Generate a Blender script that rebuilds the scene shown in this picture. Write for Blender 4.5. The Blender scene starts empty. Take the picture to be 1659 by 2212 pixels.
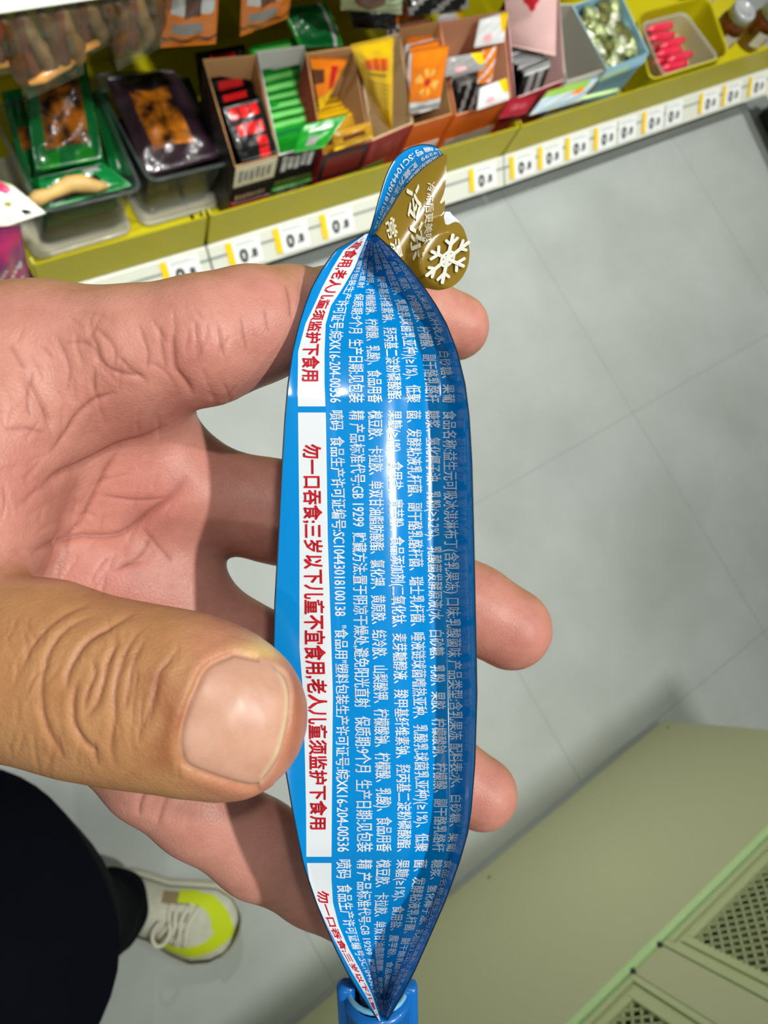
import bpy, bmesh, math, random
import numpy as np
from mathutils import Vector, Matrix, geometry

random.seed(7)
rng = np.random.default_rng(7)
SC = bpy.context.scene
COL = SC.collection

# ------------------------------------------------------------------ camera
FPX, CX, CY, CAMH = 1534.0, 829.5, 1106.0, 1.35
RW = np.array([[0.81634248, -0.45001907, 0.36203285],
               [-0.49745476, -0.86633107, 0.04482452],
               [0.29346842, -0.21668713, -0.93108699]])   # world axes in camera (right, down, forward)
CAM0 = np.array([0.0, 0.0, CAMH])
cam_data = bpy.data.cameras.new('camera')
cam_data.sensor_fit = 'VERTICAL'
cam_data.sensor_height = 24.0
cam_data.lens = FPX / 2212.0 * 24.0
cam_data.clip_start = 0.005
cam_data.dof.use_dof = True
cam_data.dof.focus_distance = 0.106
cam_data.dof.aperture_fstop = 24.0
cam = bpy.data.objects.new('camera', cam_data)
COL.objects.link(cam)
r_, d_, f_ = RW[:, 0], RW[:, 1], RW[:, 2]
cam.matrix_world = Matrix(((r_[0], -d_[0], -f_[0], 0), (r_[1], -d_[1], -f_[1], 0), (r_[2], -d_[2], -f_[2], CAMH), (0, 0, 0, 1)))
SC.camera = cam

# ------------------------------------------------------------------ light and exposure
SC.view_settings.view_transform = 'Standard'
SC.view_settings.look = 'None'
SC.view_settings.exposure = 0.2
SC.view_settings.gamma = 1.0
wd = bpy.data.worlds.new('shop_air')
SC.world = wd
wd.use_nodes = True
wd.node_tree.nodes['Background'].inputs[0].default_value = (0.93, 1.0, 0.93, 1)
wd.node_tree.nodes['Background'].inputs[1].default_value = 0.15

def lamp(name, loc, target, power, size, color=(1, 1, 1), spread=180):
    l = bpy.data.lights.new(name, 'AREA')
    l.shape = 'DISK'
    l.size = size
    l.energy = power
    l.color = color
    l.spread = math.radians(spread)
    o = bpy.data.objects.new(name, l)
    COL.objects.link(o)
    o.location = loc
    o.rotation_euler = (Vector(target) - Vector(loc)).to_track_quat('-Z', 'Y').to_euler()
    return o

# a row of ceiling spots over the aisle edge, and unseen narrow fills added to brighten the shelf
for lx, pw_ in ((-1.3, 6), (0.70, 35), (1.90, 10)):
    lamp('ceiling_lamp', (lx, -0.70, 3.30), (lx * .8, 0.05, 0.0), pw_, 0.10, (1.0, 0.99, 0.955))
for lx, ly, tx, pw_ in ((0.10, 0.50, 0.22, 3.8), (0.95, 0.22, 0.95, 3.2), (2.0, 0.22, 1.85, 3.2)):
    lamp('shelf_fill', (lx, ly, 3.30), (tx, 0.82, 0.2), pw_, 0.12, (1.0, 1.0, 0.97), 48)
# unseen fill from beyond the shelf, added to brighten the cabinet front
lamp('cabinet_fill', (0.95, 2.5, 2.5), (0.45, -0.616, 0.30), 1.35, 0.12, (1.0, 0.99, 0.93), 24)

# ------------------------------------------------------------------ helpers
def cw(p):
    """camera (right, down, forward) metres -> world"""
    return np.asarray(p, float) @ RW.T + CAM0

def C(u, v, d):
    return np.array([(u - CX) / FPX * d, (v - CY) / FPX * d, d])

def onz(u, v, z):
    d = RW @ np.array([(u - CX) / FPX, (v - CY) / FPX, 1.0])
    return CAM0 + d * (z - CAMH) / d[2]

def on_plane(u, v, p0, n):
    d = RW @ np.array([(u - CX) / FPX, (v - CY) / FPX, 1.0])
    return CAM0 + d * (np.dot(np.asarray(p0) - CAM0, n) / np.dot(d, n))

def srgb(r, g, b):
    def k(c):
        c /= 255.0
        return c / 12.92 if c <= 0.04045 else ((c + 0.055) / 1.055) ** 2.4
    return (k(r), k(g), k(b), 1.0)

def mat(name, col, rough=0.5, metal=0.0, spec=0.5, noise=None, coat=0.0, trans=0.0, bump=None, alpha=1.0, ior=1.45, sheen=0.0):
    """noise=(scale, amount) mottles the colour; bump=(scale, strength)"""
    m = bpy.data.materials.new(name)
    m.use_nodes = True
    nt = m.node_tree
    b = nt.nodes['Principled BSDF']
    b.inputs['Base Color'].default_value = col
    b.inputs['Roughness'].default_value = rough
    b.inputs['Metallic'].default_value = metal
    b.inputs['Specular IOR Level'].default_value = spec
    b.inputs['Coat Weight'].default_value = coat
    b.inputs['Coat Roughness'].default_value = 0.08
    b.inputs['Transmission Weight'].default_value = trans
    b.inputs['IOR'].default_value = ior
    b.inputs['Alpha'].default_value = alpha
    b.inputs['Sheen Weight'].default_value = sheen
    tc = nt.nodes.new('ShaderNodeTexCoord')
    if noise:
        n = nt.nodes.new('ShaderNodeTexNoise')
        n.inputs['Scale'].default_value = noise[0]
        n.inputs['Detail'].default_value = 4
        nt.links.new(tc.outputs['Object'], n.inputs['Vector'])
        mx = nt.nodes.new('ShaderNodeMix')
        mx.data_type = 'RGBA'
        c2 = noise[2] if len(noise) > 2 else tuple(c * (1 - noise[1]) for c in col[:3]) + (1,)
        mx.inputs[6].default_value = col
        mx.inputs[7].default_value = c2
        cr = nt.nodes.new('ShaderNodeMapRange')
        cr.inputs[1].default_value = 0.35
        cr.inputs[2].default_value = 0.65
        nt.links.new(n.outputs['Fac'], cr.inputs[0])
        nt.links.new(cr.outputs[0], mx.inputs[0])
        nt.links.new(mx.outputs[2], b.inputs['Base Color'])
    if bump:
        n = nt.nodes.new('ShaderNodeTexNoise')
        n.inputs['Scale'].default_value = bump[0]
        n.inputs['Detail'].default_value = 3
        nt.links.new(tc.outputs['Object'], n.inputs['Vector'])
        bp = nt.nodes.new('ShaderNodeBump')
        bp.inputs['Strength'].default_value = bump[1]
        bp.inputs['Distance'].default_value = bump[2] if len(bump) > 2 else 0.002
        nt.links.new(n.outputs['Fac'], bp.inputs['Height'])
        nt.links.new(bp.outputs[0], b.inputs['Normal'])
    return m

def obj(name, me, m=None, parent=None, smooth=False):
    o = bpy.data.objects.new(name, me)
    COL.objects.link(o)
    if m is not None:
        for k in (m if isinstance(m, (list, tuple)) else [m]):
            me.materials.append(k)
    if smooth:
        me.polygons.foreach_set('use_smooth', [True] * len(me.polygons))
    if parent is not None:
        o.parent = parent
    return o

def mesh(name, verts, faces):
    me = bpy.data.meshes.new(name)
    me.from_pydata([tuple(map(float, v)) for v in verts], [], faces)
    me.update()
    return me

def bm_mesh(name, bm):
    me = bpy.data.meshes.new(name)
    bmesh.ops.recalc_face_normals(bm, faces=bm.faces)
    bm.to_mesh(me)
    bm.free()
    return me

def empty(name, loc=(0, 0, 0)):
    o = bpy.data.objects.new(name, None)
    o.empty_display_size = 0.02
    COL.objects.link(o)
    o.location = loc
    return o

def tag(o, label, cat, group=None):
    o['label'] = label
    o['category'] = cat
    if group:
        o['group'] = group
    return o

def structure(o):
    o['kind'] = 'structure'
    return o

def add_box(bm, lo, hi, M=None, bevel=0.0, seg=2):
    r = bmesh.ops.create_cube(bm, size=1.0)
    lo, hi = Vector(lo), Vector(hi)
    for v in r['verts']:
        v.co = Vector([(lo[i] + hi[i]) / 2 + v.co[i] * (hi[i] - lo[i]) for i in range(3)])
    vs = r['verts']
    if bevel:
        es = list({e for v in vs for e in v.link_edges})
        q = bmesh.ops.bevel(bm, geom=es, offset=bevel, segments=seg, affect='EDGES', profile=0.5)
        vs = list({v for f in q['faces'] for v in f.verts} | {v for v in vs if v.is_valid})
    if M is not None:
        for v in vs:
            v.co = M @ v.co
    return vs

def box(name, lo, hi, m, parent=None, M=None, bevel=0.0, smooth=False):
    bm = bmesh.new()
    add_box(bm, lo, hi, M, bevel)
    return obj(name, bm_mesh(name, bm), m, parent, smooth)

def tube_mesh(name, pts, r, seg=8, closed=False):
    pts = [Vector(p) for p in pts]
    n = len(pts)
    rs = r if isinstance(r, (list, tuple)) else [r] * n
    vs, fs = [], []
    up = None
    for i, p in enumerate(pts):
        a = pts[(i - 1) % n] if (closed or i > 0) else p
        b = pts[(i + 1) % n] if (closed or i < n - 1) else p
        t = (b - a).normalized()
        if up is None:
            up = t.orthogonal().normalized()
        up = (up - t * up.dot(t))
        up = up.normalized() if up.length > 1e-6 else t.orthogonal().normalized()
        s = t.cross(up)
        for k in range(seg):
            ang = 2 * math.pi * k / seg
            vs.append(p + (up * math.cos(ang) + s * math.sin(ang)) * rs[i])
    m = n if closed else n - 1
    for i in range(m):
        for k in range(seg):
            a, b = i * seg + k, i * seg + (k + 1) % seg
            j = ((i + 1) % n) * seg
            fs.append((a, b, j + (k + 1) % seg, j + k))
    if not closed:
        fs.append(tuple(range(seg - 1, -1, -1)))
        fs.append(tuple((n - 1) * seg + k for k in range(seg)))
    return mesh(name, vs, fs)

def lathe_mesh(name, prof, seg=32, M=None):
    vs, fs = [], []
    n = len(prof)
    for (r, z) in prof:
        for k in range(seg):
            a = 2 * math.pi * k / seg
            v = Vector((r * math.cos(a), r * math.sin(a), z))
            vs.append(M @ v if M is not None else v)
    for i in range(n - 1):
        for k in range(seg):
            fs.append((i * seg + k, i * seg + (k + 1) % seg, (i + 1) * seg + (k + 1) % seg, (i + 1) * seg + k))
    return mesh(name, vs, fs)

def text_mesh(body, res=2, bold=0.0):
    """unit text: 1 em per CJK glyph, returns verts (n,2) with x from 0..width, y centred, faces"""
    cu = bpy.data.curves.new('lettering', 'FONT')
    cu.body = body
    cu.resolution_u = res
    o = bpy.data.objects.new('lettering', cu)
    COL.objects.link(o)
    dg = bpy.context.evaluated_depsgraph_get()
    me = bpy.data.meshes.new_from_object(o.evaluated_get(dg))
    v = np.zeros(len(me.vertices) * 3)
    me.vertices.foreach_get('co', v)
    v = v.reshape(-1, 3)[:, :2]
    fs = [tuple(p.vertices) for p in me.polygons]
    bpy.data.objects.remove(o)
    bpy.data.curves.remove(cu)
    bpy.data.meshes.remove(me)
    v = v - np.array([v[:, 0].min(), 0.34])
    if bold:                                   # heavier strokes: the same outline laid down four times
        n = len(v)
        v = np.concatenate([v + np.array(k) * bold for k in ((1, .6), (-1, .6), (-.6, -1), (.6, -1))])
        fs = [tuple(i + k * n for i in q) for k in range(4) for q in fs]
    return v, fs

def join_vf(parts):
    V, F, n = [], [], 0
    for v, f in parts:
        V.append(np.asarray(v))
        F += [tuple(i + n for i in q) for q in f]
        n += len(v)
    return np.concatenate(V), F

def pw(x, xs, ys):
    return np.interp(x, xs, ys)
# ------------------------------------------------------------------ floor and setting
def floor_material():
    m = bpy.data.materials.new('grey_floor_tile')
    m.use_nodes = True
    nt = m.node_tree
    L = nt.links.new
    b = nt.nodes['Principled BSDF']
    b.inputs['Roughness'].default_value = 0.42
    tc = nt.nodes.new('ShaderNodeTexCoord')
    mp = nt.nodes.new('ShaderNodeMapping')
    mp.inputs['Location'].default_value = (-0.6055, 0.0140, 0)
    L(tc.outputs['Object'], mp.inputs[0])
    sx = nt.nodes.new('ShaderNodeSeparateXYZ')
    L(mp.outputs[0], sx.inputs[0])
    ms = []
    for i in range(2):
        w = nt.nodes.new('ShaderNodeMath'); w.operation = 'PINGPONG'; w.inputs[1].default_value = 0.299
        L(sx.outputs[i], w.inputs[0])
        c = nt.nodes.new('ShaderNodeMath'); c.operation = 'LESS_THAN'; c.inputs[1].default_value = 0.0013
        L(w.outputs[0], c.inputs[0])
        ms.append(c)
    mx = nt.nodes.new('ShaderNodeMath'); mx.operation = 'MAXIMUM'
    L(ms[0].outputs[0], mx.inputs[0]); L(ms[1].outputs[0], mx.inputs[1])
    n1 = nt.nodes.new('ShaderNodeTexNoise'); n1.inputs['Scale'].default_value = 3.2; n1.inputs['Detail'].default_value = 6; n1.inputs['Roughness'].default_value = 0.6
    L(tc.outputs['Object'], n1.inputs[0])
    cr = nt.nodes.new('ShaderNodeValToRGB')
    cr.color_ramp.elements[0].position = 0.3; cr.color_ramp.elements[0].color = srgb(158, 164, 158)
    cr.color_ramp.elements[1].position = 0.72; cr.color_ramp.elements[1].color = srgb(178, 184, 180)
    L(n1.outputs['Fac'], cr.inputs[0])
    mc = nt.nodes.new('ShaderNodeMix'); mc.data_type = 'RGBA'
    mc.inputs[7].default_value = srgb(148, 154, 149)
    L(cr.outputs[0], mc.inputs[6])
    L(mx.outputs[0], mc.inputs[0])
    L(mc.outputs[2], b.inputs['Base Color'])
    bp = nt.nodes.new('ShaderNodeBump'); bp.inputs['Strength'].default_value = 0.25; bp.inputs['Distance'].default_value = 0.002; bp.invert = True
    L(mx.outputs[0], bp.inputs['Height'])
    L(bp.outputs[0], b.inputs['Normal'])
    return m

fl = mesh('floor', [(-3, -3, 0), (4.5, -3, 0), (4.5, 3, 0), (-3, 3, 0)], [(0, 1, 2, 3)])
structure(obj('floor', fl, floor_material()))

cl = mesh('ceiling', [(-3, -3, 3.40), (-3, 3, 3.40), (4.5, 3, 3.40), (4.5, -3, 3.40)], [(0, 1, 2, 3)])
structure(obj('ceiling', cl, mat('white_ceiling', srgb(226, 228, 222), rough=0.8)))
# ------------------------------------------------------------------ the hand (one continuous skin)
def rp(px, d):
    return px / FPX * d

class Field:
    def __init__(self, lo, hi, h):
        self.lo, self.h = np.array(lo), h
        self.n = np.ceil((np.array(hi) - self.lo) / h).astype(int) + 1
        self.ax = [self.lo[i] + h * np.arange(self.n[i], dtype=np.float32) for i in range(3)]
        self.D = np.full(self.n, 0.05, np.float32)
    def cone(self, D, a, b, ra, rb, k, fz=1.0, pad=0.016):
        a, b = np.asarray(a, np.float32), np.asarray(b, np.float32)
        R = max(ra, rb) + pad
        sl = []
        for i in range(3):
            l, h_ = min(a[i], b[i]) - R, max(a[i], b[i]) + R
            s = int(max(0, np.floor((l - self.lo[i]) / self.h)))
            e = int(min(self.n[i], np.ceil((h_ - self.lo[i]) / self.h) + 1))
            if e <= s:
                return
            sl.append(slice(s, e))
        X = self.ax[0][sl[0]][:, None, None]
        Y = self.ax[1][sl[1]][None, :, None]
        Z = self.ax[2][sl[2]][None, None, :]
        ba = b - a
        t = ((X - a[0]) * ba[0] + (Y - a[1]) * ba[1] + (Z - a[2]) * ba[2]) / max(float(ba @ ba), 1e-12)
        t = np.clip(t, 0, 1)
        dx, dy, dz = X - a[0] - t * ba[0], Y - a[1] - t * ba[1], (Z - a[2] - t * ba[2]) * fz
        d = np.sqrt(dx * dx + dy * dy + dz * dz) - (ra + (rb - ra) * t)
        sub = D[tuple(sl)]
        h = np.clip(0.5 + 0.5 * (sub - d) / k, 0, 1)
        D[tuple(sl)] = sub * (1 - h) + d * h - k * h * (1 - h)

def smin(a, b, k):
    h = np.clip(0.5 + 0.5 * (a - b) / k, 0, 1)
    return a * (1 - h) + b * h - k * h * (1 - h)

def surface_nets(F, D):
    lo, h = F.lo, F.h
    ins = D < 0
    cs = sum(ins[i:ins.shape[0] - 1 + i, j:ins.shape[1] - 1 + j, k:ins.shape[2] - 1 + k].astype(np.int8) for i in (0, 1) for j in (0, 1) for k in (0, 1))
    act = (cs > 0) & (cs < 8)
    idx = np.argwhere(act)
    vid = -np.ones(act.shape, np.int64)
    vid[act] = np.arange(len(idx))
    acc = np.zeros((len(idx), 3)); cnt = np.zeros(len(idx))
    cor = [(i, j, k) for i in (0, 1) for j in (0, 1) for k in (0, 1)]
    for a in range(8):
        for b in range(a + 1, 8):
            ca, cb = np.array(cor[a]), np.array(cor[b])
            if np.abs(ca - cb).sum() != 1:
                continue
            ia, ib = idx + ca, idx + cb
            da, db = D[ia[:, 0], ia[:, 1], ia[:, 2]], D[ib[:, 0], ib[:, 1], ib[:, 2]]
            m = (da < 0) != (db < 0)
            t = da[m] / (da[m] - db[m])
            acc[m] += ia[m] + (ib[m] - ia[m]) * t[:, None]
            cnt[m] += 1
    P = lo + h * acc / cnt[:, None]
    faces = []
    for ax in range(3):
        o1, o2 = [(1, 2), (2, 0), (0, 1)][ax]
        sa = [slice(None)] * 3; sb = [slice(None)] * 3
        sa[ax] = slice(0, -1); sb[ax] = slice(1, None)
        A, B = ins[tuple(sa)], ins[tuple(sb)]
        e = np.argwhere(A != B)
        e = e[(e[:, o1] > 0) & (e[:, o2] > 0)]
        e = e[(e[:, o1] < D.shape[o1] - 1) & (e[:, o2] < D.shape[o2] - 1)]
        flip = A[e[:, 0], e[:, 1], e[:, 2]]
        q = []
        for (s, t) in ((0, 0), (1, 0), (1, 1), (0, 1)):
            c = e.copy(); c[:, o1] -= s; c[:, o2] -= t
            q.append(vid[c[:, 0], c[:, 1], c[:, 2]])
        q = np.stack(q, 1)
        q[~flip] = q[~flip][:, ::-1]
        faces.append(q)
    return P, np.concatenate(faces)

HF = Field((-0.30, -0.056, 0.070), (0.048, 0.125, 0.215), 0.0010)

def chain(D, pts, k=0.003, fz=1.0):
    for (p, q) in zip(pts[:-1], pts[1:]):
        HF.cone(D, C(*p[:3]), C(*q[:3]), p[3], q[3], k, fz)

def finger(pts, k=0.0025, fz=1.0):
    D = np.full(HF.n, 0.05, np.float32)
    chain(D, pts, k, fz)
    return D

# palm: metacarpals, knuckle heads, webs
palm = np.full(HF.n, 0.05, np.float32)
WR = [(-620, 1010, .128, .016), (-640, 1090, .132, .016), (-640, 1170, .134, .016), (-620, 1260, .133, .015)]
HEAD = [(130, 815, .1155, .0122), (190, 1000, .1265, .0105), (170, 1190, .1290, .0105), (150, 1400, .1275, .0108)]
for a, b in zip(WR, HEAD):
    HF.cone(palm, C(*a[:3]), C(*b[:3]), a[3], b[3], 0.008)
for a, b in zip(HEAD[:-1], HEAD[1:]):
    HF.cone(palm, C(*a[:3]), C(*b[:3]), a[3] * .92, b[3] * .92, 0.008)
HF.cone(palm, C(300, 830, .1180), C(352, 1000, .1270), .0080, .0072, 0.006)
HF.cone(palm, C(352, 1000, .1270), C(375, 1240, .1300), .0072, .0072, 0.006)
HF.cone(palm, C(375, 1240, .1300), C(300, 1480, .1300), .0072, .0072, 0.006)
HF.cone(palm, C(110, 1260, .1235), C(250, 1260, .1245), .0085, .0075, 0.007)        # pad below the ring and little finger
# thenar mass and first web
HF.cone(palm, C(-560, 1120, .112), C(-190, 1420, .098), .020, .0135, 0.010)
HF.cone(palm, C(-560, 1120, .118), C(-60, 850, .112), .018, .0130, 0.010)
HF.cone(palm, C(-190, 1360, .1005), C(-92, 1120, .1030), .0120, .0118, 0.006)
HF.cone(palm, C(-92, 1120, .1030), C(-40, 930, .1060), .0118, .0112, 0.006)
HF.cone(palm, C(-40, 930, .1060), C(60, 800, .1115), .0112, .0115, 0.006)
# forearm
HF.cone(palm, C(-630, 1130, .131), (-0.30, 0.048, .172), .0240, .0320, 0.012)
HF.cone(palm, C(-630, 1080, .131), C(-630, 1190, .133), .0200, .0200, 0.010)

index_f = finger([(130, 800, .1140, .0112), (290, 768, .1110, .0102), (440, 737, .1110, .0096), (545, 704, .1145, .0090), (630, 690, .1215, .0085), (720, 678, .1335, .0082), (830, 668, .1420, .0078), (905, 680, .1450, .0074), (985, 706, .1480, .0070)])
middle_f = finger([(190, 1010, .1260, .0100), (420, 1065, .1290, .0094), (590, 1104, .1330, .0093), (740, 1165, .1430, .0090), (900, 1248, .1500, .0088), (1020, 1312, .1510, .0090), (1103, 1358, .1510, .0088)])
ring_f = finger([(170, 1210, .1290, .0098), (420, 1345, .1320, .0092), (600, 1440, .1360, .0090), (740, 1525, .1450, .0085), (850, 1595, .1520, .0080), (960, 1665, .1530, .0080), (1040, 1714, .1530, .0078)])
pinky_f = finger([(120, 1420, .1270, .0100), (230, 1560, .1250, .0090), (330, 1668, .1245, .0082), (430, 1745, .1255, .0080), (560, 1832, .1300, .0082), (680, 1905, .1370, .0076), (800, 1985, .1400, .0068)])
thumb_f = finger([(-190, 1420, .0980, .0130), (-40, 1432, .0940, .0122), (90, 1450, .0915, .0116), (190, 1482, .0905, .0113), (290, 1500, .0900, .0112), (390, 1515, .0900, .01105), (470, 1540, .0905, .0106), (497, 1551, .0910, .0098)], 0.002, 1.25)
D = palm
D = smin(D, index_f, 0.006)
D = smin(D, middle_f, 0.0045)
D = smin(D, ring_f, 0.0045)
D = smin(D, pinky_f, 0.0055)
D = smin(D, thumb_f, 0.005)
HP, HQ = surface_nets(HF, D)

def refine(P, Q, levels=1):
    me = bpy.data.meshes.new('skin')
    me.vertices.add(len(P)); me.vertices.foreach_set('co', P.astype(np.float32).ravel())
    me.loops.add(len(Q) * 4); me.loops.foreach_set('vertex_index', Q.astype(np.int32).ravel())
    me.polygons.add(len(Q)); me.polygons.foreach_set('loop_start', np.arange(0, 4 * len(Q), 4, dtype=np.int32))
    me.update(calc_edges=True)
    o = bpy.data.objects.new('skin', me); COL.objects.link(o)
    s = o.modifiers.new('s', 'SMOOTH'); s.factor = 0.5; s.iterations = 4
    d = o.modifiers.new('d', 'SUBSURF'); d.levels = levels; d.render_levels = levels
    out = bpy.data.meshes.new_from_object(o.evaluated_get(bpy.context.evaluated_depsgraph_get()))
    bpy.data.objects.remove(o); bpy.data.meshes.remove(me)
    return out

hand_me = refine(HP, HQ, 2)
nv = len(hand_me.vertices)
V = np.zeros(nv * 3, np.float32); hand_me.vertices.foreach_get('co', V); V = V.reshape(-1, 3).astype(float)
N = np.zeros(nv * 3, np.float32); hand_me.vertices.foreach_get('normal', N); N = N.reshape(-1, 3).astype(float)
PU = CX + FPX * V[:, 0] / V[:, 2]
PV = CY + FPX * V[:, 1] / V[:, 2]
vd = V / np.linalg.norm(V, axis=1)[:, None]
FACE = -(N * vd).sum(1)

def seg_dist(pts, pad=60):
    """pixel distance of every vertex to a poly-line drawn over the skin"""
    best = np.full(nv, 1e9)
    pts = np.array(pts, float)
    lo, hi = pts.min(0) - pad, pts.max(0) + pad
    sel = np.flatnonzero((PU > lo[0]) & (PU < hi[0]) & (PV > lo[1]) & (PV < hi[1]))
    pu, pv = PU[sel], PV[sel]
    bs = np.full(len(sel), 1e9)
    for a, b in zip(pts[:-1], pts[1:]):
        ba = b - a
        t = np.clip(((pu - a[0]) * ba[0] + (pv - a[1]) * ba[1]) / max(ba @ ba, 1e-9), 0, 1)
        bs = np.minimum(bs, np.hypot(pu - a[0] - t * ba[0], pv - a[1] - t * ba[1]))
    best[sel] = bs
    return best

def spline(pts, n=6):
    pts = np.array(pts, float)
    P = np.vstack([2 * pts[0] - pts[1], pts, 2 * pts[-1] - pts[-2]])
    out = []
    for i in range(1, len(P) - 2):
        for t in np.linspace(0, 1, n, endpoint=False):
            out.append(0.5 * ((2 * P[i]) + (-P[i - 1] + P[i + 1]) * t + (2 * P[i - 1] - 5 * P[i] + 4 * P[i + 1] - P[i + 2]) * t * t + (-P[i - 1] + 3 * P[i] - 3 * P[i + 1] + P[i + 2]) * t ** 3))
    out.append(pts[-1])
    return np.array(out)

OFF = np.zeros(nv); CREASE_SHADE = np.zeros(nv)
def crease(pts, depth, width, dlo, dhi, red=0.3, bulge=0.10, wk=0.8):
    """a sharp-bottomed fold that fades out at both ends"""
    P = spline(pts)
    width = width * wk
    lo, hi = P.min(0) - 70, P.max(0) + 70
    sel = np.flatnonzero((PU > lo[0]) & (PU < hi[0]) & (PV > lo[1]) & (PV < hi[1]) & (V[:, 2] > dlo) & (V[:, 2] < dhi) & (FACE > 0.05))
    if not len(sel):
        return
    pu, pv = PU[sel], PV[sel]
    d = np.full(len(sel), 1e9); tt = np.zeros(len(sel))
    n = len(P) - 1
    for i, (a, b) in enumerate(zip(P[:-1], P[1:])):
        ba = b - a
        t = np.clip(((pu - a[0]) * ba[0] + (pv - a[1]) * ba[1]) / max(ba @ ba, 1e-9), 0, 1)
        e = np.hypot(pu - a[0] - t * ba[0], pv - a[1] - t * ba[1])
        m = e < d
        d[m] = e[m]; tt[m] = (i + t[m]) / n
    tap = np.clip(np.minimum(tt, 1 - tt) * 4.5, 0, 1) ** .7
    g = np.exp(-(d / width) ** 1.15) * tap
    w = np.exp(-((d - 3.4 * width) / (1.8 * width)) ** 2) * tap
    OFF[sel] += -depth * g + depth * bulge * w
    CREASE_SHADE[sel] = np.maximum(CREASE_SHADE[sel], red * np.exp(-(d / (.75 * width)) ** 2) * tap)

PD = (.095, .130)
for pts, dp, wd_ in [
    ([(371, 720), (375, 762), (380, 796), (405, 830), (418, 858)], .00050, 7),
    ([(618, 612), (628, 657), (629, 690)], .00035, 6),
    ([(345, 700), (352, 760), (360, 800)], .00018, 6),
    ([(468, 690), (485, 775)], .00010, 5), ([(422, 735), (430, 780)], .00010, 5), ([(520, 680), (533, 760)], .00008, 5), ([(570, 665), (580, 720)], .00008, 5),
    ([(253, 847), (203, 864), (165, 897), (139, 940), (105, 982)], .00040, 7),
    ([(363, 919), (312, 948), (253, 965), (186, 999), (127, 1024), (89, 1054)], .00080, 11),
    ([(262, 965), (228, 1016), (203, 1066), (169, 1130), (127, 1172)], .00042, 8),
    ([(405, 1024), (371, 1071), (321, 1109), (262, 1151), (203, 1157), (169, 1157), (110, 1175), (66, 1200)], .00085, 10),
    ([(215, 1070), (295, 1079), (363, 1075)], .00022, 5),
    ([(135, 741), (190, 741), (236, 796), (304, 813), (321, 834)], .00022, 6),
    ([(249, 762), (287, 800), (312, 817)], .00020, 6),
    ([(42, 796), (76, 847), (97, 889), (110, 923)], .00026, 7),
    ([(72, 796), (60, 860), (66, 900)], .00018, 6),
    ([(8, 927), (60, 925), (101, 936)], .00020, 5),
    ([(200, 700), (245, 745), (250, 800)], .00016, 6), ([(300, 700), (320, 760), (318, 800)], .00016, 6),
    ([(205, 790), (205, 850)], .00018, 5), ([(120, 720), (150, 790), (145, 850)], .00016, 6), ([(20, 740), (55, 800)], .00014, 6),
    ([(330, 1150), (300, 1200), (240, 1235)], .00022, 8), ([(300, 1130), (350, 1190), (372, 1215)], .00014, 6)]:
    crease(pts, dp * .9, wd_, *PD, red=.55, wk=.9)
TD = (.070, .094)
for pts, dp, wd_ in [
    ([(198, 1305), (139, 1331), (93, 1369), (59, 1419), (42, 1470)], .00022, 6),
    ([(211, 1327), (148, 1356), (110, 1402), (93, 1462), (91, 1521), (101, 1571), (127, 1618), (143, 1643)], .00042, 6),
    ([(295, 1322), (236, 1356), (194, 1381), (169, 1411), (148, 1453), (146, 1491)], .00055, 6),
    ([(169, 1462), (158, 1516), (160, 1563), (181, 1601), (203, 1622), (211, 1656)], .00060, 6),
    ([(198, 1424), (207, 1453), (190, 1495), (183, 1540)], .00036, 5),
    ([(262, 1381), (236, 1424), (224, 1474), (207, 1525), (181, 1554)], .00048, 6),
    ([(312, 1352), (283, 1390), (262, 1436), (249, 1495), (249, 1550), (241, 1614), (253, 1664)], .00036, 6),
    ([(321, 1369), (291, 1428), (278, 1495), (270, 1537)], .00024, 5),
    ([(300, 1440), (292, 1500), (288, 1570)], .00018, 5), ([(312, 1480), (306, 1560), (300, 1610)], .00016, 5),
    ([(392, 1394), (367, 1428), (346, 1453), (338, 1495), (329, 1538), (321, 1580)], .00024, 5),
    ([(338, 1470), (325, 1530), (304, 1588)], .00016, 5)]:
    crease(pts, dp * .8, wd_, *TD, red=0.7, bulge=0.16, wk=.85)
for pts, dp, wd_ in [([(320, 1690), (302, 1735), (300, 1765)], .0004, 6), ([(368, 1700), (350, 1745), (338, 1785)], .0004, 6)]:
    crease(pts, dp, wd_, .110, .128)
# fine skin lines over the base of the index finger, the ball of the thumb and the palm
for k in range(110):
    u, v = rng.uniform(-20, 560), rng.uniform(650, 1240)
    if v > 900 and u > 380:
        continue
    th = math.radians(rng.normal(78 if v < 900 else 130, 24)); L = rng.uniform(35, 95)
    mid = (u + math.cos(th) * L / 2 + rng.normal(0, 5), v + math.sin(th) * L / 2 + rng.normal(0, 5))
    crease([(u, v), mid, (u + math.cos(th) * L, v + math.sin(th) * L)], rng.uniform(.00006, .00016), rng.uniform(3.5, 5), .090, .130, red=.12, bulge=.2)
for k in range(46):
    u, v = rng.uniform(10, 400), rng.uniform(1320, 1640)
    th = math.radians(rng.normal(95, 16)); L = rng.uniform(35, 90)
    crease([(u, v), (u + math.cos(th) * L / 2 + rng.normal(0, 4), v + math.sin(th) * L / 2), (u + math.cos(th) * L, v + math.sin(th) * L)], rng.uniform(.00006, .00014), rng.uniform(3, 4.5), *TD, red=.15, bulge=.2)
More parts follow.
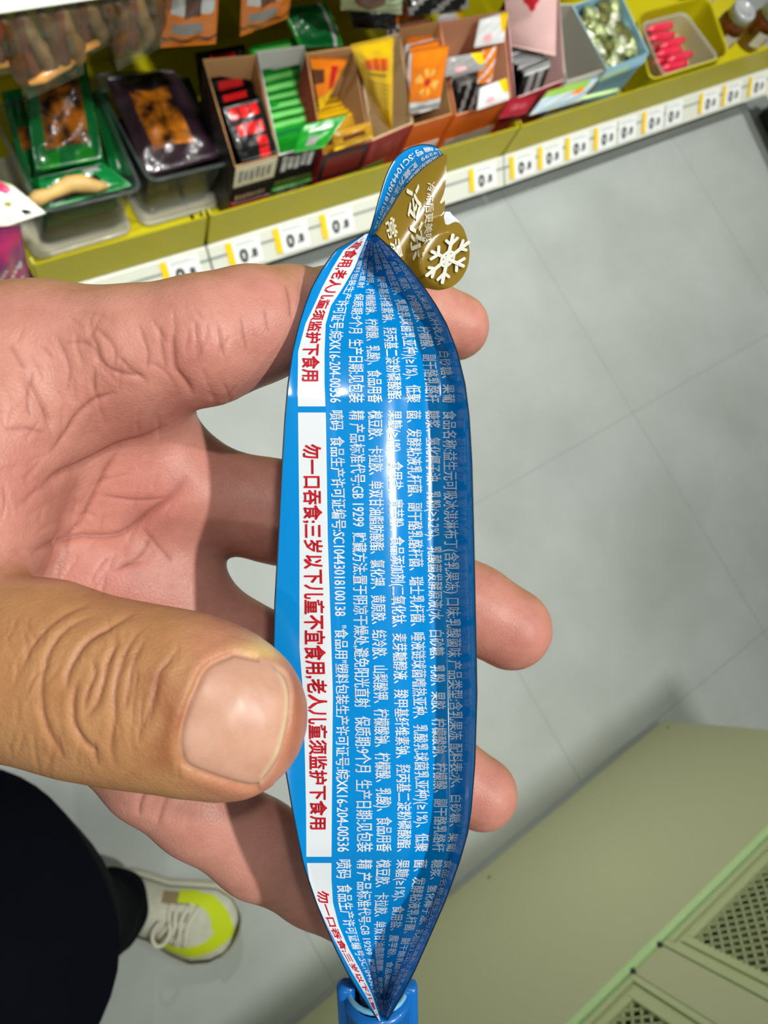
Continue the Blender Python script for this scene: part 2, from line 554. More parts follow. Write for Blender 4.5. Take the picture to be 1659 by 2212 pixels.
# thumb nail: a plate let into the skin
NAIL = spline([(506, 1411), (447, 1440), (418, 1495), (401, 1537), (388, 1588), (392, 1635), (413, 1660), (485, 1687), (544, 1701), (571, 1690), (600, 1650), (620, 1580), (634, 1504), (622, 1453), (600, 1436), (570, 1424), (506, 1411)], 8)
def inside(poly):
    c = np.zeros(nv, bool)
    for (x0, y0), (x1, y1) in zip(poly[:-1], poly[1:]):
        if y0 == y1:
            continue
        k = ((y0 > PV) != (y1 > PV)) & (PU < (x1 - x0) * (PV - y0) / (y1 - y0) + x0)
        c ^= k
    return c
th_m = (V[:, 2] < .097) & (FACE > -0.05)
nd = seg_dist(NAIL)
ins_n = inside(NAIL)
sd = np.where(ins_n, nd, -nd)
NAILM = np.clip(sd / 7.0 + 0.5, 0, 1) * th_m
OFF += -0.00042 * np.exp(-(sd / 7.0) ** 2) * th_m * (PU < 560)
OFF += 0.00016 * np.exp(-((sd + 19) / 14.0) ** 2) * th_m * (PU < 590)
OFF += 0.00012 * np.clip(sd / 25.0, 0, 1) * th_m
# free edge of the nail
edge = seg_dist(spline([(596, 1440), (622, 1470), (628, 1520), (620, 1580), (603, 1640), (570, 1686)]))
OFF += -0.00025 * np.exp(-((edge - 0) / 5.0) ** 2) * th_m
RIM = np.exp(-(np.minimum(edge, 99) / 7.0) ** 2) * th_m
FREE = np.exp(-(seg_dist(spline([(600, 1452), (616, 1490), (619, 1530), (610, 1580), (594, 1632), (566, 1676)])) / 6.0) ** 2) * th_m * NAILM
V += N * OFF[:, None]

# skin tone: tan on the backs of thumb and fingers, pink on the palm side
wob = 0.5 + 0.5 * np.sin(PU / 61.0 + 1.3 * np.sin(PV / 83.0)) * np.sin(PV / 57.0 + 1.1 * np.sin(PU / 47.0))
is_th = np.clip((.099 - V[:, 2]) / .006, 0, 1) * np.clip((PV - 1235) / 40, 0, 1)
top = np.clip((0.62 - FACE) / 0.45, 0, 1) * np.clip((-N[:, 1] + 0.2), 0, 1)
tan = np.clip(np.maximum(is_th, top * 0.9), 0, 1)
blush = np.zeros(nv)
for (u, v, r, s) in [(430, 790, 130, .35), (560, 700, 90, .25), (330, 1080, 110, .5), (240, 1240, 110, .45), (250, 880, 90, .25), (40, 1020, 110, .3), (1110, 1380, 90, .35), (1020, 720, 60, .25), (1050, 1720, 70, .35), (60, 720, 100, .1)]:
    blush = np.maximum(blush, s * np.exp(-(((PU - u) ** 2 + (PV - v) ** 2) / r ** 2)))
blush *= 0.75 + 0.5 * wob
pale = 0.9 * np.exp(-(((PU - 585) / 62) ** 2 + ((PV - 1398) / 26) ** 2)) * (V[:, 2] < .098)
redt = np.clip(np.exp(-(seg_dist([(340, 1470), (372, 1560), (345, 1640)], 120) / 32) ** 2) * (V[:, 2] < .097) * 0.8 + np.exp(-(seg_dist([(636, 1450), (646, 1540), (630, 1640)]) / 14) ** 2) * 0.5 * (V[:, 2] < .1), 0, 1)
c_pink, c_tan, c_crease_shade, c_pale, c_nail = (np.array(srgb(*c)[:3]) for c in [(205, 144, 127), (192, 140, 94), (128, 62, 50), (226, 198, 128), (214, 166, 142)])
c_nredge = np.array(srgb(196, 110, 100)[:3]); c_free = np.array(srgb(226, 200, 160)[:3]); c_brown = np.array(srgb(150, 82, 48)[:3])
CLR = c_pink + (c_tan - c_pink) * tan[:, None]
CLR = CLR + (np.array(srgb(196, 116, 108)[:3]) - CLR) * (blush * (1 - tan * .7))[:, None]
fl_ = np.clip((PU - 360) / 120, 0, 1) * is_th * (0.55 + .3 * wob)
CLR = CLR + (np.array(srgb(204, 138, 114)[:3]) - CLR) * fl_[:, None]
CLR = CLR + (c_brown - CLR) * (redt * 0.7)[:, None]
CLR = CLR + (c_crease_shade - CLR) * np.clip(CREASE_SHADE, 0, 1)[:, None] * 0.75  # creases reddened, with shade painted into their bottoms
CLR = CLR + (c_pale - CLR) * pale[:, None]
CLR = CLR + (c_nail - CLR) * NAILM[:, None]
CLR = CLR + (c_free - CLR) * (FREE * .9)[:, None]
hand_me.vertices.foreach_set('co', cw(V).astype(np.float32).ravel())
att = hand_me.color_attributes.new('skin_tone', 'FLOAT_COLOR', 'POINT')
att.data.foreach_set('color', np.concatenate([CLR, NAILM[:, None]], 1).astype(np.float32).ravel())
hand_me.update()

def skin_material():
    m = bpy.data.materials.new('skin')
    m.use_nodes = True
    nt = m.node_tree; L = nt.links.new
    b = nt.nodes['Principled BSDF']
    a = nt.nodes.new('ShaderNodeVertexColor'); a.layer_name = 'skin_tone'
    tc = nt.nodes.new('ShaderNodeTexCoord')
    n = nt.nodes.new('ShaderNodeTexNoise'); n.inputs['Scale'].default_value = 180; n.inputs['Detail'].default_value = 6; n.inputs['Roughness'].default_value = 0.65
    L(tc.outputs['Object'], n.inputs[0])
    hs = nt.nodes.new('ShaderNodeMix'); hs.data_type = 'RGBA'; hs.blend_type = 'MULTIPLY'
    cr = nt.nodes.new('ShaderNodeValToRGB')
    cr.color_ramp.elements[0].position = 0.3; cr.color_ramp.elements[0].color = (0.80, 0.66, 0.62, 1)
    cr.color_ramp.elements[1].position = 0.6; cr.color_ramp.elements[1].color = (1.06, 1.06, 1.04, 1)
    L(n.outputs['Fac'], cr.inputs[0])
    hs.inputs[0].default_value = 0.55
    L(a.outputs['Color'], hs.inputs[6]); L(cr.outputs[0], hs.inputs[7])
    L(hs.outputs[2], b.inputs['Base Color'])
    b.inputs['Subsurface Weight'].default_value = 0.25
    b.inputs['Subsurface Radius'].default_value = (1.0, 0.38, 0.22)
    b.inputs['Subsurface Scale'].default_value = 0.0022
    mr = nt.nodes.new('ShaderNodeMapRange'); mr.inputs[3].default_value = 0.46; mr.inputs[4].default_value = 0.36
    L(a.outputs['Alpha'], mr.inputs[0]); L(mr.outputs[0], b.inputs['Roughness'])
    b.inputs['Specular IOR Level'].default_value = 0.4
    # fine skin grain: voronoi cells plus stretched ridges
    vo = nt.nodes.new('ShaderNodeTexVoronoi'); vo.inputs['Scale'].default_value = 1300; vo.feature = 'DISTANCE_TO_EDGE'
    L(tc.outputs['Object'], vo.inputs['Vector'])
    n2 = nt.nodes.new('ShaderNodeTexNoise'); n2.inputs['Scale'].default_value = 700; n2.inputs['Detail'].default_value = 4
    L(tc.outputs['Object'], n2.inputs[0])
    ad = nt.nodes.new('ShaderNodeMath'); ad.operation = 'ADD'
    L(vo.outputs['Distance'], ad.inputs[0]); L(n2.outputs['Fac'], ad.inputs[1])
    inv = nt.nodes.new('ShaderNodeMath'); inv.operation = 'SUBTRACT'; inv.inputs[0].default_value = 1.0
    L(a.outputs['Alpha'], inv.inputs[1])
    st = nt.nodes.new('ShaderNodeMath'); st.operation = 'MULTIPLY'; st.inputs[1].default_value = 0.20
    L(inv.outputs[0], st.inputs[0])
    bp = nt.nodes.new('ShaderNodeBump'); bp.inputs['Distance'].default_value = 0.00035
    L(st.outputs[0], bp.inputs['Strength']); L(ad.outputs[0], bp.inputs['Height'])
    L(bp.outputs[0], b.inputs['Normal'])
    return m

person = tag(empty('person', (-0.16, -0.26, 0)), 'person holding up the blue pouch, in dark navy trousers and a white and yellow trainer', 'person')
def pchild(name, me, m, smooth=True, parent=None):
    o = obj(name, me, m, None, smooth)
    par = parent or person
    o.parent = par
    pm = par.matrix_world if par.parent is None else par.parent.matrix_world
    o.matrix_parent_inverse = Matrix.Translation((0.16, 0.26, 0))
    return o
pchild('body', hand_me, skin_material())
# ------------------------------------------------------------------ the pouch
# rows of the printed side gusset: how its printed lines run down the film (pixel columns of the photograph
# at the pouch's own distance), from the left seam to the right seam
KY = [505, 540, 580, 620, 660, 700, 760, 830, 900, 1000, 1160, 1300, 1400, 1500, 1650, 1750, 1800, 1857, 1900, 1950, 2000, 2050, 2100, 2150, 2205]
def tab(ys, xs):
    return np.interp(KY, ys, xs)
COLX = np.array([
    tab([505, 515, 540, 560, 605, 660, 720, 780, 850, 900, 980, 1100, 1250, 1370, 1500, 1690, 1790, 1850, 1930, 1990, 2080, 2150, 2205], [788, 757, 726, 710, 680, 659, 640, 628, 620, 616, 611, 605, 597, 590, 596, 620, 640, 651, 675, 699, 738, 780, 818]),
    tab([505, 532, 601, 670, 710, 755, 864, 900, 1160, 1400, 1500, 1722, 1857, 1900, 1950, 2000, 2050, 2100, 2150, 2205], [791, 747, 705, 674, 655, 644, 643, 644, 647, 647, 655, 661, 662, 668, 684, 707, 733, 760, 790, 819]),
    tab([505, 545, 601, 639, 676, 723, 864, 900, 1160, 1400, 1500, 1722, 1857, 1900, 1949, 2015, 2060, 2125, 2170, 2205], [795, 780, 756, 727, 706, 701, 701, 704, 708, 716, 719, 717, 716, 716, 719, 736, 759, 795, 812, 822]),
    tab([505, 545, 613, 654, 707, 770, 848, 1200, 1750, 1829, 1932, 2018, 2100, 2150, 2205], [799, 786, 762, 740, 724, 722, 724, 733, 739, 742, 744, 760, 797, 813, 824]),
    tab([505, 545, 613, 692, 801, 864, 1200, 1750, 1829, 1932, 2018, 2100, 2150, 2205], [802, 794, 779, 768, 768, 768, 776, 784, 786, 783, 786, 806, 817, 826]),
    tab([505, 545, 629, 707, 833, 1200, 1750, 1829, 1932, 2018, 2100, 2150, 2205], [804, 801, 798, 803, 810, 813, 830, 831, 826, 820, 820, 823, 827.5]),
    tab([505, 545, 582, 645, 707, 833, 1200, 1750, 1829, 1932, 2035, 2100, 2150, 2205], [806, 810, 818, 831, 840, 850, 857, 872, 872, 863, 850, 838, 832, 829]),
    tab([505, 545, 566, 645, 707, 801, 1200, 1750, 1829, 1915, 2001, 2100, 2150, 2205], [807, 820, 832, 865, 881, 891, 897, 912, 911, 904, 886, 856, 840, 830.5]),
    tab([505, 545, 582, 676, 755, 833, 1200, 1750, 1829, 1915, 2001, 2100, 2150, 2205], [808, 834, 858, 904, 925, 933, 937, 952, 950, 938, 913, 868, 845, 832]),
    tab([505, 545, 582, 692, 770, 833, 1200, 1500, 1650, 1777, 1863, 1950, 2001, 2100, 2150, 2205], [809, 844, 876, 945, 962, 970, 974, 984, 986, 985, 970, 945, 926, 877, 850, 833.5]),
    tab([505, 540, 585, 640, 690, 750, 820, 880, 960, 1080, 1250, 1370, 1500, 1600, 1720, 1800, 1870, 1950, 2030, 2120, 2180, 2205], [810, 849, 889, 930, 960, 985, 1003, 1012, 1018, 1022, 1025, 1028, 1030, 1028, 1022, 1010, 990, 960, 925, 885, 850, 836]),
])                                                     # (11 lines, rows)
KYA = np.array(KY, float)
MID_D = np.array([0, .35, .9, 1.3, 1.8, 2.4, 3.3, 4.8, 6.2, 5.9, 0]) * 1e-3
END_D = np.array([0, 1.4, 3.6, 6.0, 8.6, 11., 11., 9.4, 7.0, 4.2, 0]) * 1e-3
MIDX = np.array([np.interp(1200, KYA, c) for c in COLX])
def end_w(y):
    return np.clip(np.maximum((760 - y) / 210.0, (y - 1830) / 260.0), 0, 1) ** 1.2
def seam_depth(y):
    return 0.1040 + np.maximum(np.maximum(860 - y, y - 1830), 0) ** 1.35 * 3.0e-6
CGRID = np.linspace(0, 10, 11)
def cubic_cols(tab_, c):
    """smooth interpolation over the column index"""
    c = np.clip(c, 0, 10)
    i = np.minimum(c.astype(int), 9)
    t = c - i
    g = lambda k: tab_[np.clip(k, 0, 10)]
    p0, p1, p2, p3 = g(i - 1), g(i), g(i + 1), g(i + 2)
    return 0.5 * (2 * p1 + (p2 - p0) * t + (2 * p0 - 5 * p1 + 4 * p2 - p3) * t * t + (3 * p1 - p0 - 3 * p2 + p3) * t ** 3)
def gusset(y, c, lift=0.0):
    """(row y, printed-line index c) -> camera space"""
    y = np.asarray(y, float); c = np.asarray(c, float)
    i = np.clip(np.searchsorted(KYA, y, 'right') - 1, 0, len(KYA) - 2)
    t = (y - KYA[i]) / (KYA[i + 1] - KYA[i])
    ci = np.minimum(np.clip(c, 0, 10).astype(int), 9)
    ct = np.clip(c, 0, 10) - ci
    x0 = COLX[ci, i] * (1 - ct) + COLX[ci + 1, i] * ct
    x1 = COLX[ci, i + 1] * (1 - ct) + COLX[ci + 1, i + 1] * ct
    x = x0 * (1 - t) + x1 * t
    e = end_w(y)
    dv = cubic_cols(MID_D, c) * (1 - e) + cubic_cols(END_D, c) * e
    tip = np.clip(np.minimum(y - 500, 2212 - y) / 60.0, 0.25, 1)
    d = seam_depth(y) + dv * tip
    d = d + 0.00004 * np.sin(y / 57.0 + 1.7 * np.sin(c * 1.3)) * np.sin(c / 10 * math.pi) * (1 - e)
    d = d * (1 - lift)
    return np.stack([(x - CX) / FPX * d, (y - CY) / FPX * d, d], -1)

def film(name, col, rough=0.17):
    m = mat(name, col, rough=rough, spec=0.4, coat=0.15, bump=(120, 0.035, 0.002))
    return m
M_BLUE = film('blue_film', srgb(0, 134, 208))
M_WHITE = film('white_film', srgb(222, 228, 232), .26)
M_LET = mat('white_ink', srgb(222, 236, 246), rough=0.35, spec=.3)
M_RED = mat('red_ink', srgb(196, 22, 38), rough=0.4, spec=.2)
M_GOLD = film('gold_film', srgb(138, 112, 34), 0.24)
M_EDGE = mat('cut_film_edge', srgb(24, 44, 62), rough=0.4)

pouch = tag(empty('spouted_pouch', cw(C(815, 1300, .108))), 'glossy blue spouted jelly pouch held edge-on, printed with white small print and red warning', 'pouch')
def pc(name, verts, faces, m, smooth=True, mids=None, parent=None, hires=True):
    w = cw(verts) - np.array(pouch.location)
    if parent is not None:
        w = w
    me = mesh(name, w, faces)
    o = obj(name, me, m, None, smooth)
    o.parent = parent or pouch
    if mids is not None:
        me.polygons.foreach_set('material_index', mids)
    return o

# gusset sheet
ys = np.concatenate([np.linspace(505, 900, 90), np.linspace(906, 1800, 110), np.linspace(1806, 2205, 90)])
cs = np.unique(np.concatenate([np.linspace(0, 1, 7), np.linspace(1, 2, 7), np.linspace(2, 10, 65)]))
YY, CC = np.meshgrid(ys, cs, indexing='ij')
G = gusset(YY, CC)
nc = len(cs)
fs, mi = [], []
for i in range(len(ys) - 1):
    yc = (ys[i] + ys[i + 1]) / 2
    for j in range(nc - 1):
        cc_ = (cs[j] + cs[j + 1]) / 2
        fs.append((i * nc + j, i * nc + j + 1, (i + 1) * nc + j + 1, (i + 1) * nc + j))
        white = 1 < cc_ < 2
        bar = (876 < yc < 890) or (1852 < yc < 1864)
        mi.append(1 if white and not bar else 0)
gus = pc('gusset', G.reshape(-1, 3), fs, [M_BLUE, M_WHITE], mids=mi)

# small print: seven rows and the red warning, repeating down the film
def s_of_y(y):
    y = np.asarray(y, float)
    return np.where(y < 860, y - .00112 * (860 - y) ** 2, np.where(y > 1860, y + .0011 * (y - 1860) ** 2, y))
YT = np.linspace(500, 2212, 3000); ST = s_of_y(YT)
def y_of_s(s):
    return np.interp(s, ST, YT)
ROWS = [
    (9, '食品名称:益生元可吸冰淇淋布丁(含乳果冻) 口味:乳酸菌味 产品类型:含乳果冻 配料表:水、白砂糖、果葡'),
    (8, '糖浆、氢化椰子油、乳粉(≥3.2%)、乳酸菌发酵原液(水、白砂糖、乳粉、果胶、柠檬酸钠、柠檬酸、副干酪乳酪杆'),
    (7, '菌、发酵粘液乳杆菌、副干酪乳酪杆菌、瑞士乳杆菌、唾液链球菌嗜热亚种、乳酸乳球菌乳亚种)(≥1%)、低聚'),
    (6, '果糖(≥1%)、食用盐、魔芋粉、食品添加剂(二氧化钛、麦芽糖醇液、羧甲基纤维素钠、羟丙基二淀粉磷酸酯、'),
    (5, '槐豆胶、卡拉胶、单双甘油脂肪酸酯、氯化钾、黄原胶、结冷胶、山梨酸钾、柠檬酸钠、柠檬酸、乳酸)、食品用香'),
    (4, '精 产品标准代号:GB 19299  贮藏方法:置于阴凉干燥处,避免阳光直射   保质期:9个月  生产日期:见包装'),
    (3, '喷码  食品生产许可证编号:SC10443018100138   "食品用"塑料包装生产许可证号:皖XK16-204-00536')]
WARN = '勿一口吞食;三岁以下儿童不宜食用,老人儿童须监护下食用'
def row_layout(body, s0, s1, height):
    v, f = text_mesh(body, 2, 0.024 if body is WARN else 0.015)
    w = v[:, 0].max()
    s = s0 + v[:, 0] / w * (s1 - s0)
    return s, v[:, 1] * height, f
def put_row(parts, body, cidx, s0, s1, height, fn, srange, shift=0.0):
    s, a, f = row_layout(body, s0, s1, height)
    x = np.interp(cidx, CGRID, MIDX) + a + shift
    c = np.interp(x, MIDX, CGRID)
    for k in (-2, -1, 0, 1):
        sk = s + 970 * k
        if sk.max() < srange[0] or sk.min() > srange[1]:
            continue
        ok = (sk > srange[0]) & (sk < srange[1])
        ff = [q for q in f if all(ok[i] for i in q)]
        if not ff:
            continue
        used = sorted({i for q in ff for i in q}); mp = {i: n for n, i in enumerate(used)}
        parts.append((fn(sk[used], c[used]), [tuple(mp[i] for i in q) for q in ff]))
S_TOP, S_BOT = float(s_of_y(512)), float(s_of_y(2195))
main_fn = lambda s, c: gusset(y_of_s(s), c, 0.0011)
wp, rpz = [], []
for cidx, body in ROWS:
    put_row(wp, body, cidx, 887, 1840, 34, main_fn, (S_TOP, S_BOT))
put_row(rpz, WARN, 1.46, 960, 1792, 43, main_fn, (S_TOP, S_BOT))

# the flared end beyond the pinch: the other half of the same gusset, seen to its left of the gold front
FP = np.linspace(0, 1, 40)
def polyl(pts, p):
    pts = np.array(pts, float)
    L = np.concatenate([[0], np.cumsum(np.hypot(*np.diff(pts, axis=0).T))]); L /= L[-1]
    return np.stack([np.interp(p, L, pts[:, 0]), np.interp(p, L, pts[:, 1])], -1)
UP = spline([(797, 508), (808, 470), (820, 425), (834, 380), (852, 345), (880, 322), (910, 313), (932, 314), (947, 320)])
LOW = spline([(808, 508), (830, 472), (853, 436), (878, 400), (905, 372), (925, 355), (945, 342), (957, 333)])
def flap(p, q, lift=0.0):
    u = polyl(UP, p); l = polyl(LOW, p)
    q = np.asarray(q)[..., None]
    xy = u * (1 - q) + l * q
    d = 0.1120 + 0.0035 * (1 - q[..., 0]) + 0.004 * p + 0.0012 * np.sin(q[..., 0] * math.pi)
    d = d * (1 - lift)
    return np.stack([(xy[..., 0] - CX) / FPX * d, (xy[..., 1] - CY) / FPX * d, d], -1)
PP, QQ = np.meshgrid(FP, np.linspace(0, 1, 16), indexing='ij')
fs2, mi2 = [], []
for i in range(39):
    for j in range(15):
        fs2.append((i * 16 + j, i * 16 + j + 1, (i + 1) * 16 + j + 1, (i + 1) * 16 + j))
        mi2.append(1 if j == 0 and 5 < i < 24 else 0)
pc('gusset_end', flap(PP, QQ).reshape(-1, 3), fs2, [M_BLUE, M_WHITE], mids=mi2)
S_END = S_TOP - 262
flap_fn = lambda s, c: flap(np.clip((S_TOP - s) / (S_TOP - S_END), 0, 1), np.clip(.64 - .34 * np.clip((S_TOP - s) / (S_TOP - S_END), 0, 1) + .29 * (c - 3), 0, 1), 0.0014)
for cidx, body in ROWS[-3:]:
    put_row(wp, body, cidx, 887, 1840, 33, flap_fn, (S_END + 2, S_TOP - 4))
v, f = join_vf(wp); pc('small_print', v, f, M_LET, smooth=False)
v, f = join_vf(rpz); pc('red_warning', v, f, M_RED, smooth=False)

# cut edges of the seams
def edge_line(c, side):
    yy = np.linspace(507, 2203, 160)
    return gusset(yy, np.full_like(yy, c))
for c in (0.0, 10.0):
    me = tube_mesh('seam_edge', [Vector(p) for p in cw(edge_line(c, 0)) - np.array(pouch.location)], 0.00011, 6)
    o = obj('seam_edge', me, M_EDGE, None, True); o.parent = pouch
for curve in ((FP, np.zeros(40)), (FP, np.ones(40))):
    me = tube_mesh('seam_edge', [Vector(p) for p in cw(flap(*curve)) - np.array(pouch.location)], 0.00011, 6)
    o = obj('seam_edge', me, M_EDGE, None, True); o.parent = pouch

# back body of the pouch: front and back panels closing behind the gusset
def side_panel(c_from, inset, m, name):
    yy = np.linspace(507, 2203, 120)
    A = gusset(yy, np.full_like(yy, c_from))
    mid = gusset(yy, np.full_like(yy, 6.0))
    rows = []
    for t in np.linspace(0, 1, 14):
        d = seam_depth(yy) + 0.0172 * np.sin(t * math.pi / 2) * np.clip(np.minimum(yy - 500, 2212 - yy) / 60, 0.28, 1)
        xa = np.interp(yy, KYA, COLX[int(c_from)]); xm = np.interp(yy, KYA, COLX[6])
        e = (t ** 4) * 0.94 + inset * t * t
        x = xa * (1 - e) + xm * e
        # keep the panel behind the gusset it closes
        rows.append(np.stack([(x - CX) / FPX * d, (yy - CY) / FPX * d, d], -1))
    P = np.stack(rows, 1)
    n = P.shape[1]
    fs = [(i * n + j, i * n + j + 1, (i + 1) * n + j + 1, (i + 1) * n + j) for i in range(len(yy) - 1) for j in range(n - 1)]
    pc(name, P.reshape(-1, 3), fs, m)
side_panel(10, .06, M_GOLD, 'front_panel')
side_panel(0, .06, M_BLUE, 'back_panel')

# gold front, flared at the top end, with the round snowflake corner
GOLD = list(map(tuple, spline([(808, 509), (830, 473), (853, 437), (878, 401), (905, 373), (925, 356), (945, 343)], 3))) + [(956, 335), (965, 333), (966, 345), (964, 380), (962, 405), (958, 420), (950, 438), (953, 440), (961, 433), (961, 452), (959, 470), (962, 484)] + \
    list(map(tuple, spline([(968, 486), (985, 479), (999, 490), (1008, 512), (1014, 540), (1012, 568), (1003, 592), (988, 611), (970, 622), (945, 627), (918, 622)], 4))) + [(890, 600), (860, 562), (835, 535)]
def gold_d(x, y):
    # distance right of the seam line: the film curls back, then the corner comes forward again
    q = np.clip(((x - 808) * 0.84 + (y - 509) * 0.55) / 190.0, -.1, 1.3)
    r = np.hypot(x - 968, y - 560) / 70.0
    return 0.1135 + 0.0095 * q + 0.0010 * np.sin(np.clip(q, 0, 1) * 7.0) - 0.0028 * np.clip((1.32 - r) / .45, 0, 1)
def poly_fill(poly, step):
    poly = [Vector(p) for p in poly]
    xs = [p[0] for p in poly]; ysx = [p[1] for p in poly]
    pts, n = list(poly), len(poly)
    for x in np.arange(min(xs), max(xs), step):
        for y in np.arange(min(ysx), max(ysx), step):
            c = False
            dmin = 1e9
            for k in range(n):
                a, b = poly[k], poly[(k + 1) % n]
                if ((a[1] > y) != (b[1] > y)) and x < (b[0] - a[0]) * (y - a[1]) / (b[1] - a[1]) + a[0]:
                    c = not c
                ba = b - a
                t = max(0, min(1, (Vector((x, y)) - a).dot(ba) / max(ba.dot(ba), 1e-9)))
                dmin = min(dmin, (Vector((x, y)) - a - ba * t).length)
            if c and dmin > step * .45:
                pts.append(Vector((x, y)))
    r = geometry.delaunay_2d_cdt(pts, [], [list(range(n))], 1, 1e-5)
    return np.array([tuple(p) for p in r[0]]), [tuple(q) for q in r[2]]
g2, gf = poly_fill(GOLD, 5.0)
def from_px(xy, d):
    return np.stack([(xy[:, 0] - CX) / FPX * d, (xy[:, 1] - CY) / FPX * d, d], -1)
pc('gold_front', from_px(g2, gold_d(g2[:, 0], g2[:, 1])), gf, M_GOLD)
# white inside of the film showing in the tear notch
w2, wf = poly_fill([(960, 460), (964, 457), (972, 458), (979, 466), (990, 476), (993, 480), (982, 482), (970, 488), (962, 486), (958, 475)], 5)
pc('film_inside', from_px(w2, gold_d(w2[:, 0], w2[:, 1]) + 0.0012), wf, M_WHITE)

def gold_text(body, at, along, height, per_char, shear=0.0, bold=0.02):
    """lettering on the gold front: at = start pixel, along = reading direction"""
    v, f = text_mesh(body, 2, bold)
    a = np.array(along, float); a /= np.linalg.norm(a)
    up = np.array([a[1], -a[0]])                 # glyph top: reading turned a quarter left
    w = v[:, 0].max()
    L = per_char * len(body)
    xy = np.array(at) + np.outer(v[:, 0] / w * L, a) + np.outer(v[:, 1] * height, up + shear * a)
    return from_px(xy, gold_d(xy[:, 0], xy[:, 1]) * (1 - .0028)), f
gt = [gold_text('冷冻', (890, 404), (.09, 1.0), 33, 78, -0.34, .022),
      gold_text('常温', (840, 474), (.24, 1.0), 24, 46, -0.34, .022),
      gold_text('冷冻后更美味', (931, 394), (-.06, 1.0), 18, 22, -0.3, .01)]
v, f = join_vf(gt); pc('gold_side_lettering', v, f, mat('cream_ink', srgb(226, 222, 200), rough=0.3), smooth=False)
# snowflake: six branched arms
def snow(cx, cy, R):
    parts = []
    M2 = np.array([[0.67, -0.65], [0.31, 1.0]])
    def bar(a, b, w):
        a, b = M2 @ np.array(a), M2 @ np.array(b); t = (b - a) / np.linalg.norm(b - a); n = np.array([-t[1], t[0]]) * w / 2
        pts = [a + n, a - n, b - n]
        for k in range(1, 6):
            th = math.pi * k / 6
            pts.append(b - n * math.cos(th) + t * (w / 2) * math.sin(th))
        pts.append(b + n)
        parts.append((np.array(pts), [tuple(range(len(pts)))]))
    for k in range(6):
        th = math.radians(60 * k)
        u = np.array([math.cos(th), math.sin(th)]); c0 = np.array([0.0, 0.0])
        bar(c0, u * R, 7.5)
        for s in (-1, 1):
            bt = th + s * math.radians(50)
            w = np.array([math.cos(bt), math.sin(bt)])
            bar(u * R * .60, u * R * .60 + w * R * .34, 6.5)
            h0 = np.array([math.cos(th), math.sin(th)]) * R * .34
            h1 = np.array([math.cos(th + s * math.radians(60)), math.sin(th + s * math.radians(60))]) * R * .34
            bar(h0, h1, 5.5)
    v, f = join_vf(parts)
    xy = v + np.array([cx, cy])
    return from_px(xy, gold_d(xy[:, 0], xy[:, 1]) * (1 - .0050)), f
v, f = snow(967, 559, 50); pc('snowflake', v, f, mat('white_print', srgb(236, 236, 226), rough=0.3), smooth=False)

# spout and its winged cap at the lower end
spd = 0.1300
sp0 = C(815, 2140, spd); sp1 = C(822, 2330, spd + .006)
ax_ = sp1 - sp0; L_ = np.linalg.norm(ax_); ax_ /= L_
zv = Vector(cw(ax_) - CAM0).normalized()
xv = Vector(cw(np.array([1.0, 0, 0])) - CAM0); xv = (xv - zv * xv.dot(zv)).normalized()
yv = zv.cross(xv)
O_ = Vector(cw(sp0)) - pouch.location
TM = Matrix(((xv.x, yv.x, zv.x, O_.x), (xv.y, yv.y, zv.y, O_.y), (xv.z, yv.z, zv.z, O_.z), (0, 0, 0, 1)))
M_CAP = mat('blue_cap_plastic', srgb(12, 110, 196), rough=0.32, coat=0.25)
cap_me = lathe_mesh('spout_cap', [(.0001, .0145), (.0052, .0145), (.0060, .0138), (.0060, .002), (.0063, .0015), (.0063, .0002), (.0052, .0)], 36, TM)
cap = obj('spout_cap', cap_me, M_CAP, pouch, True)
bm = bmesh.new()
add_box(bm, (-.0074, -.0016, -.0022), (-.0040, .0016, .0165), TM, 0.0012, 3)
add_box(bm, (.0040, -.0016, -.0018), (.0074, .0016, .0165), TM, 0.0012, 3)
obj('cap_wing', bm_mesh('cap_wing', bm), M_CAP, cap, True)
M_SP = mat('clear_spout', srgb(150, 190, 214), rough=0.12, trans=0.6)
obj('spout', lathe_mesh('spout', [(.0030, .006), (.0034, -.0005), (.0034, -.006), (.0050, -.0062), (.0050, -.0068), (.0026, -.0068), (.0026, .006)], 28, TM), M_SP, pouch, True)
tw = tube_mesh('tamper_ring', [TM @ Vector((.0052 * math.cos(a), .0046 * math.sin(a), -.0004)) for a in np.linspace(0, 2 * math.pi, 28, endpoint=False)], .0005, 6, True)
obj('tamper_ring', tw, mat('pale_ring', srgb(120, 190, 224), rough=0.3), pouch, True)
# ------------------------------------------------------------------ trousers and trainer of the same person
M_NAVY = mat('navy_cloth', srgb(9, 12, 20), rough=0.95, spec=0.08, noise=(9, 0.35), bump=(900, 0.25, 0.0008))
def px_radius(c, rpx):
    dep = float(np.dot(np.asarray(c) - CAM0, RW[:, 2]))
    return rpx * dep / FPX
leg = []
for (u, v, z, r) in [(230, 1970, .095, 88), (214, 1982, .135, 86), (184, 1998, .20, 94), (118, 2014, .31, 128), (12, 2014, .50, 204), (-90, 2044, .65, 296), (-200, 2084, .78, 400), (-290, 2120, .86, 490)]:
    c = onz(u, v, z)
    leg.append((c, px_radius(c, r)))
LZ = np.linspace(0, len(leg) - 1, 70)
cen = np.stack([np.interp(LZ, range(len(leg)), [l[0][k] for l in leg]) for k in range(3)], 1)
rad = np.interp(LZ, range(len(leg)), [l[1] for l in leg])
SEG = 64
vs, fs = [], []
ang = np.linspace(0, 2 * math.pi, SEG, endpoint=False)
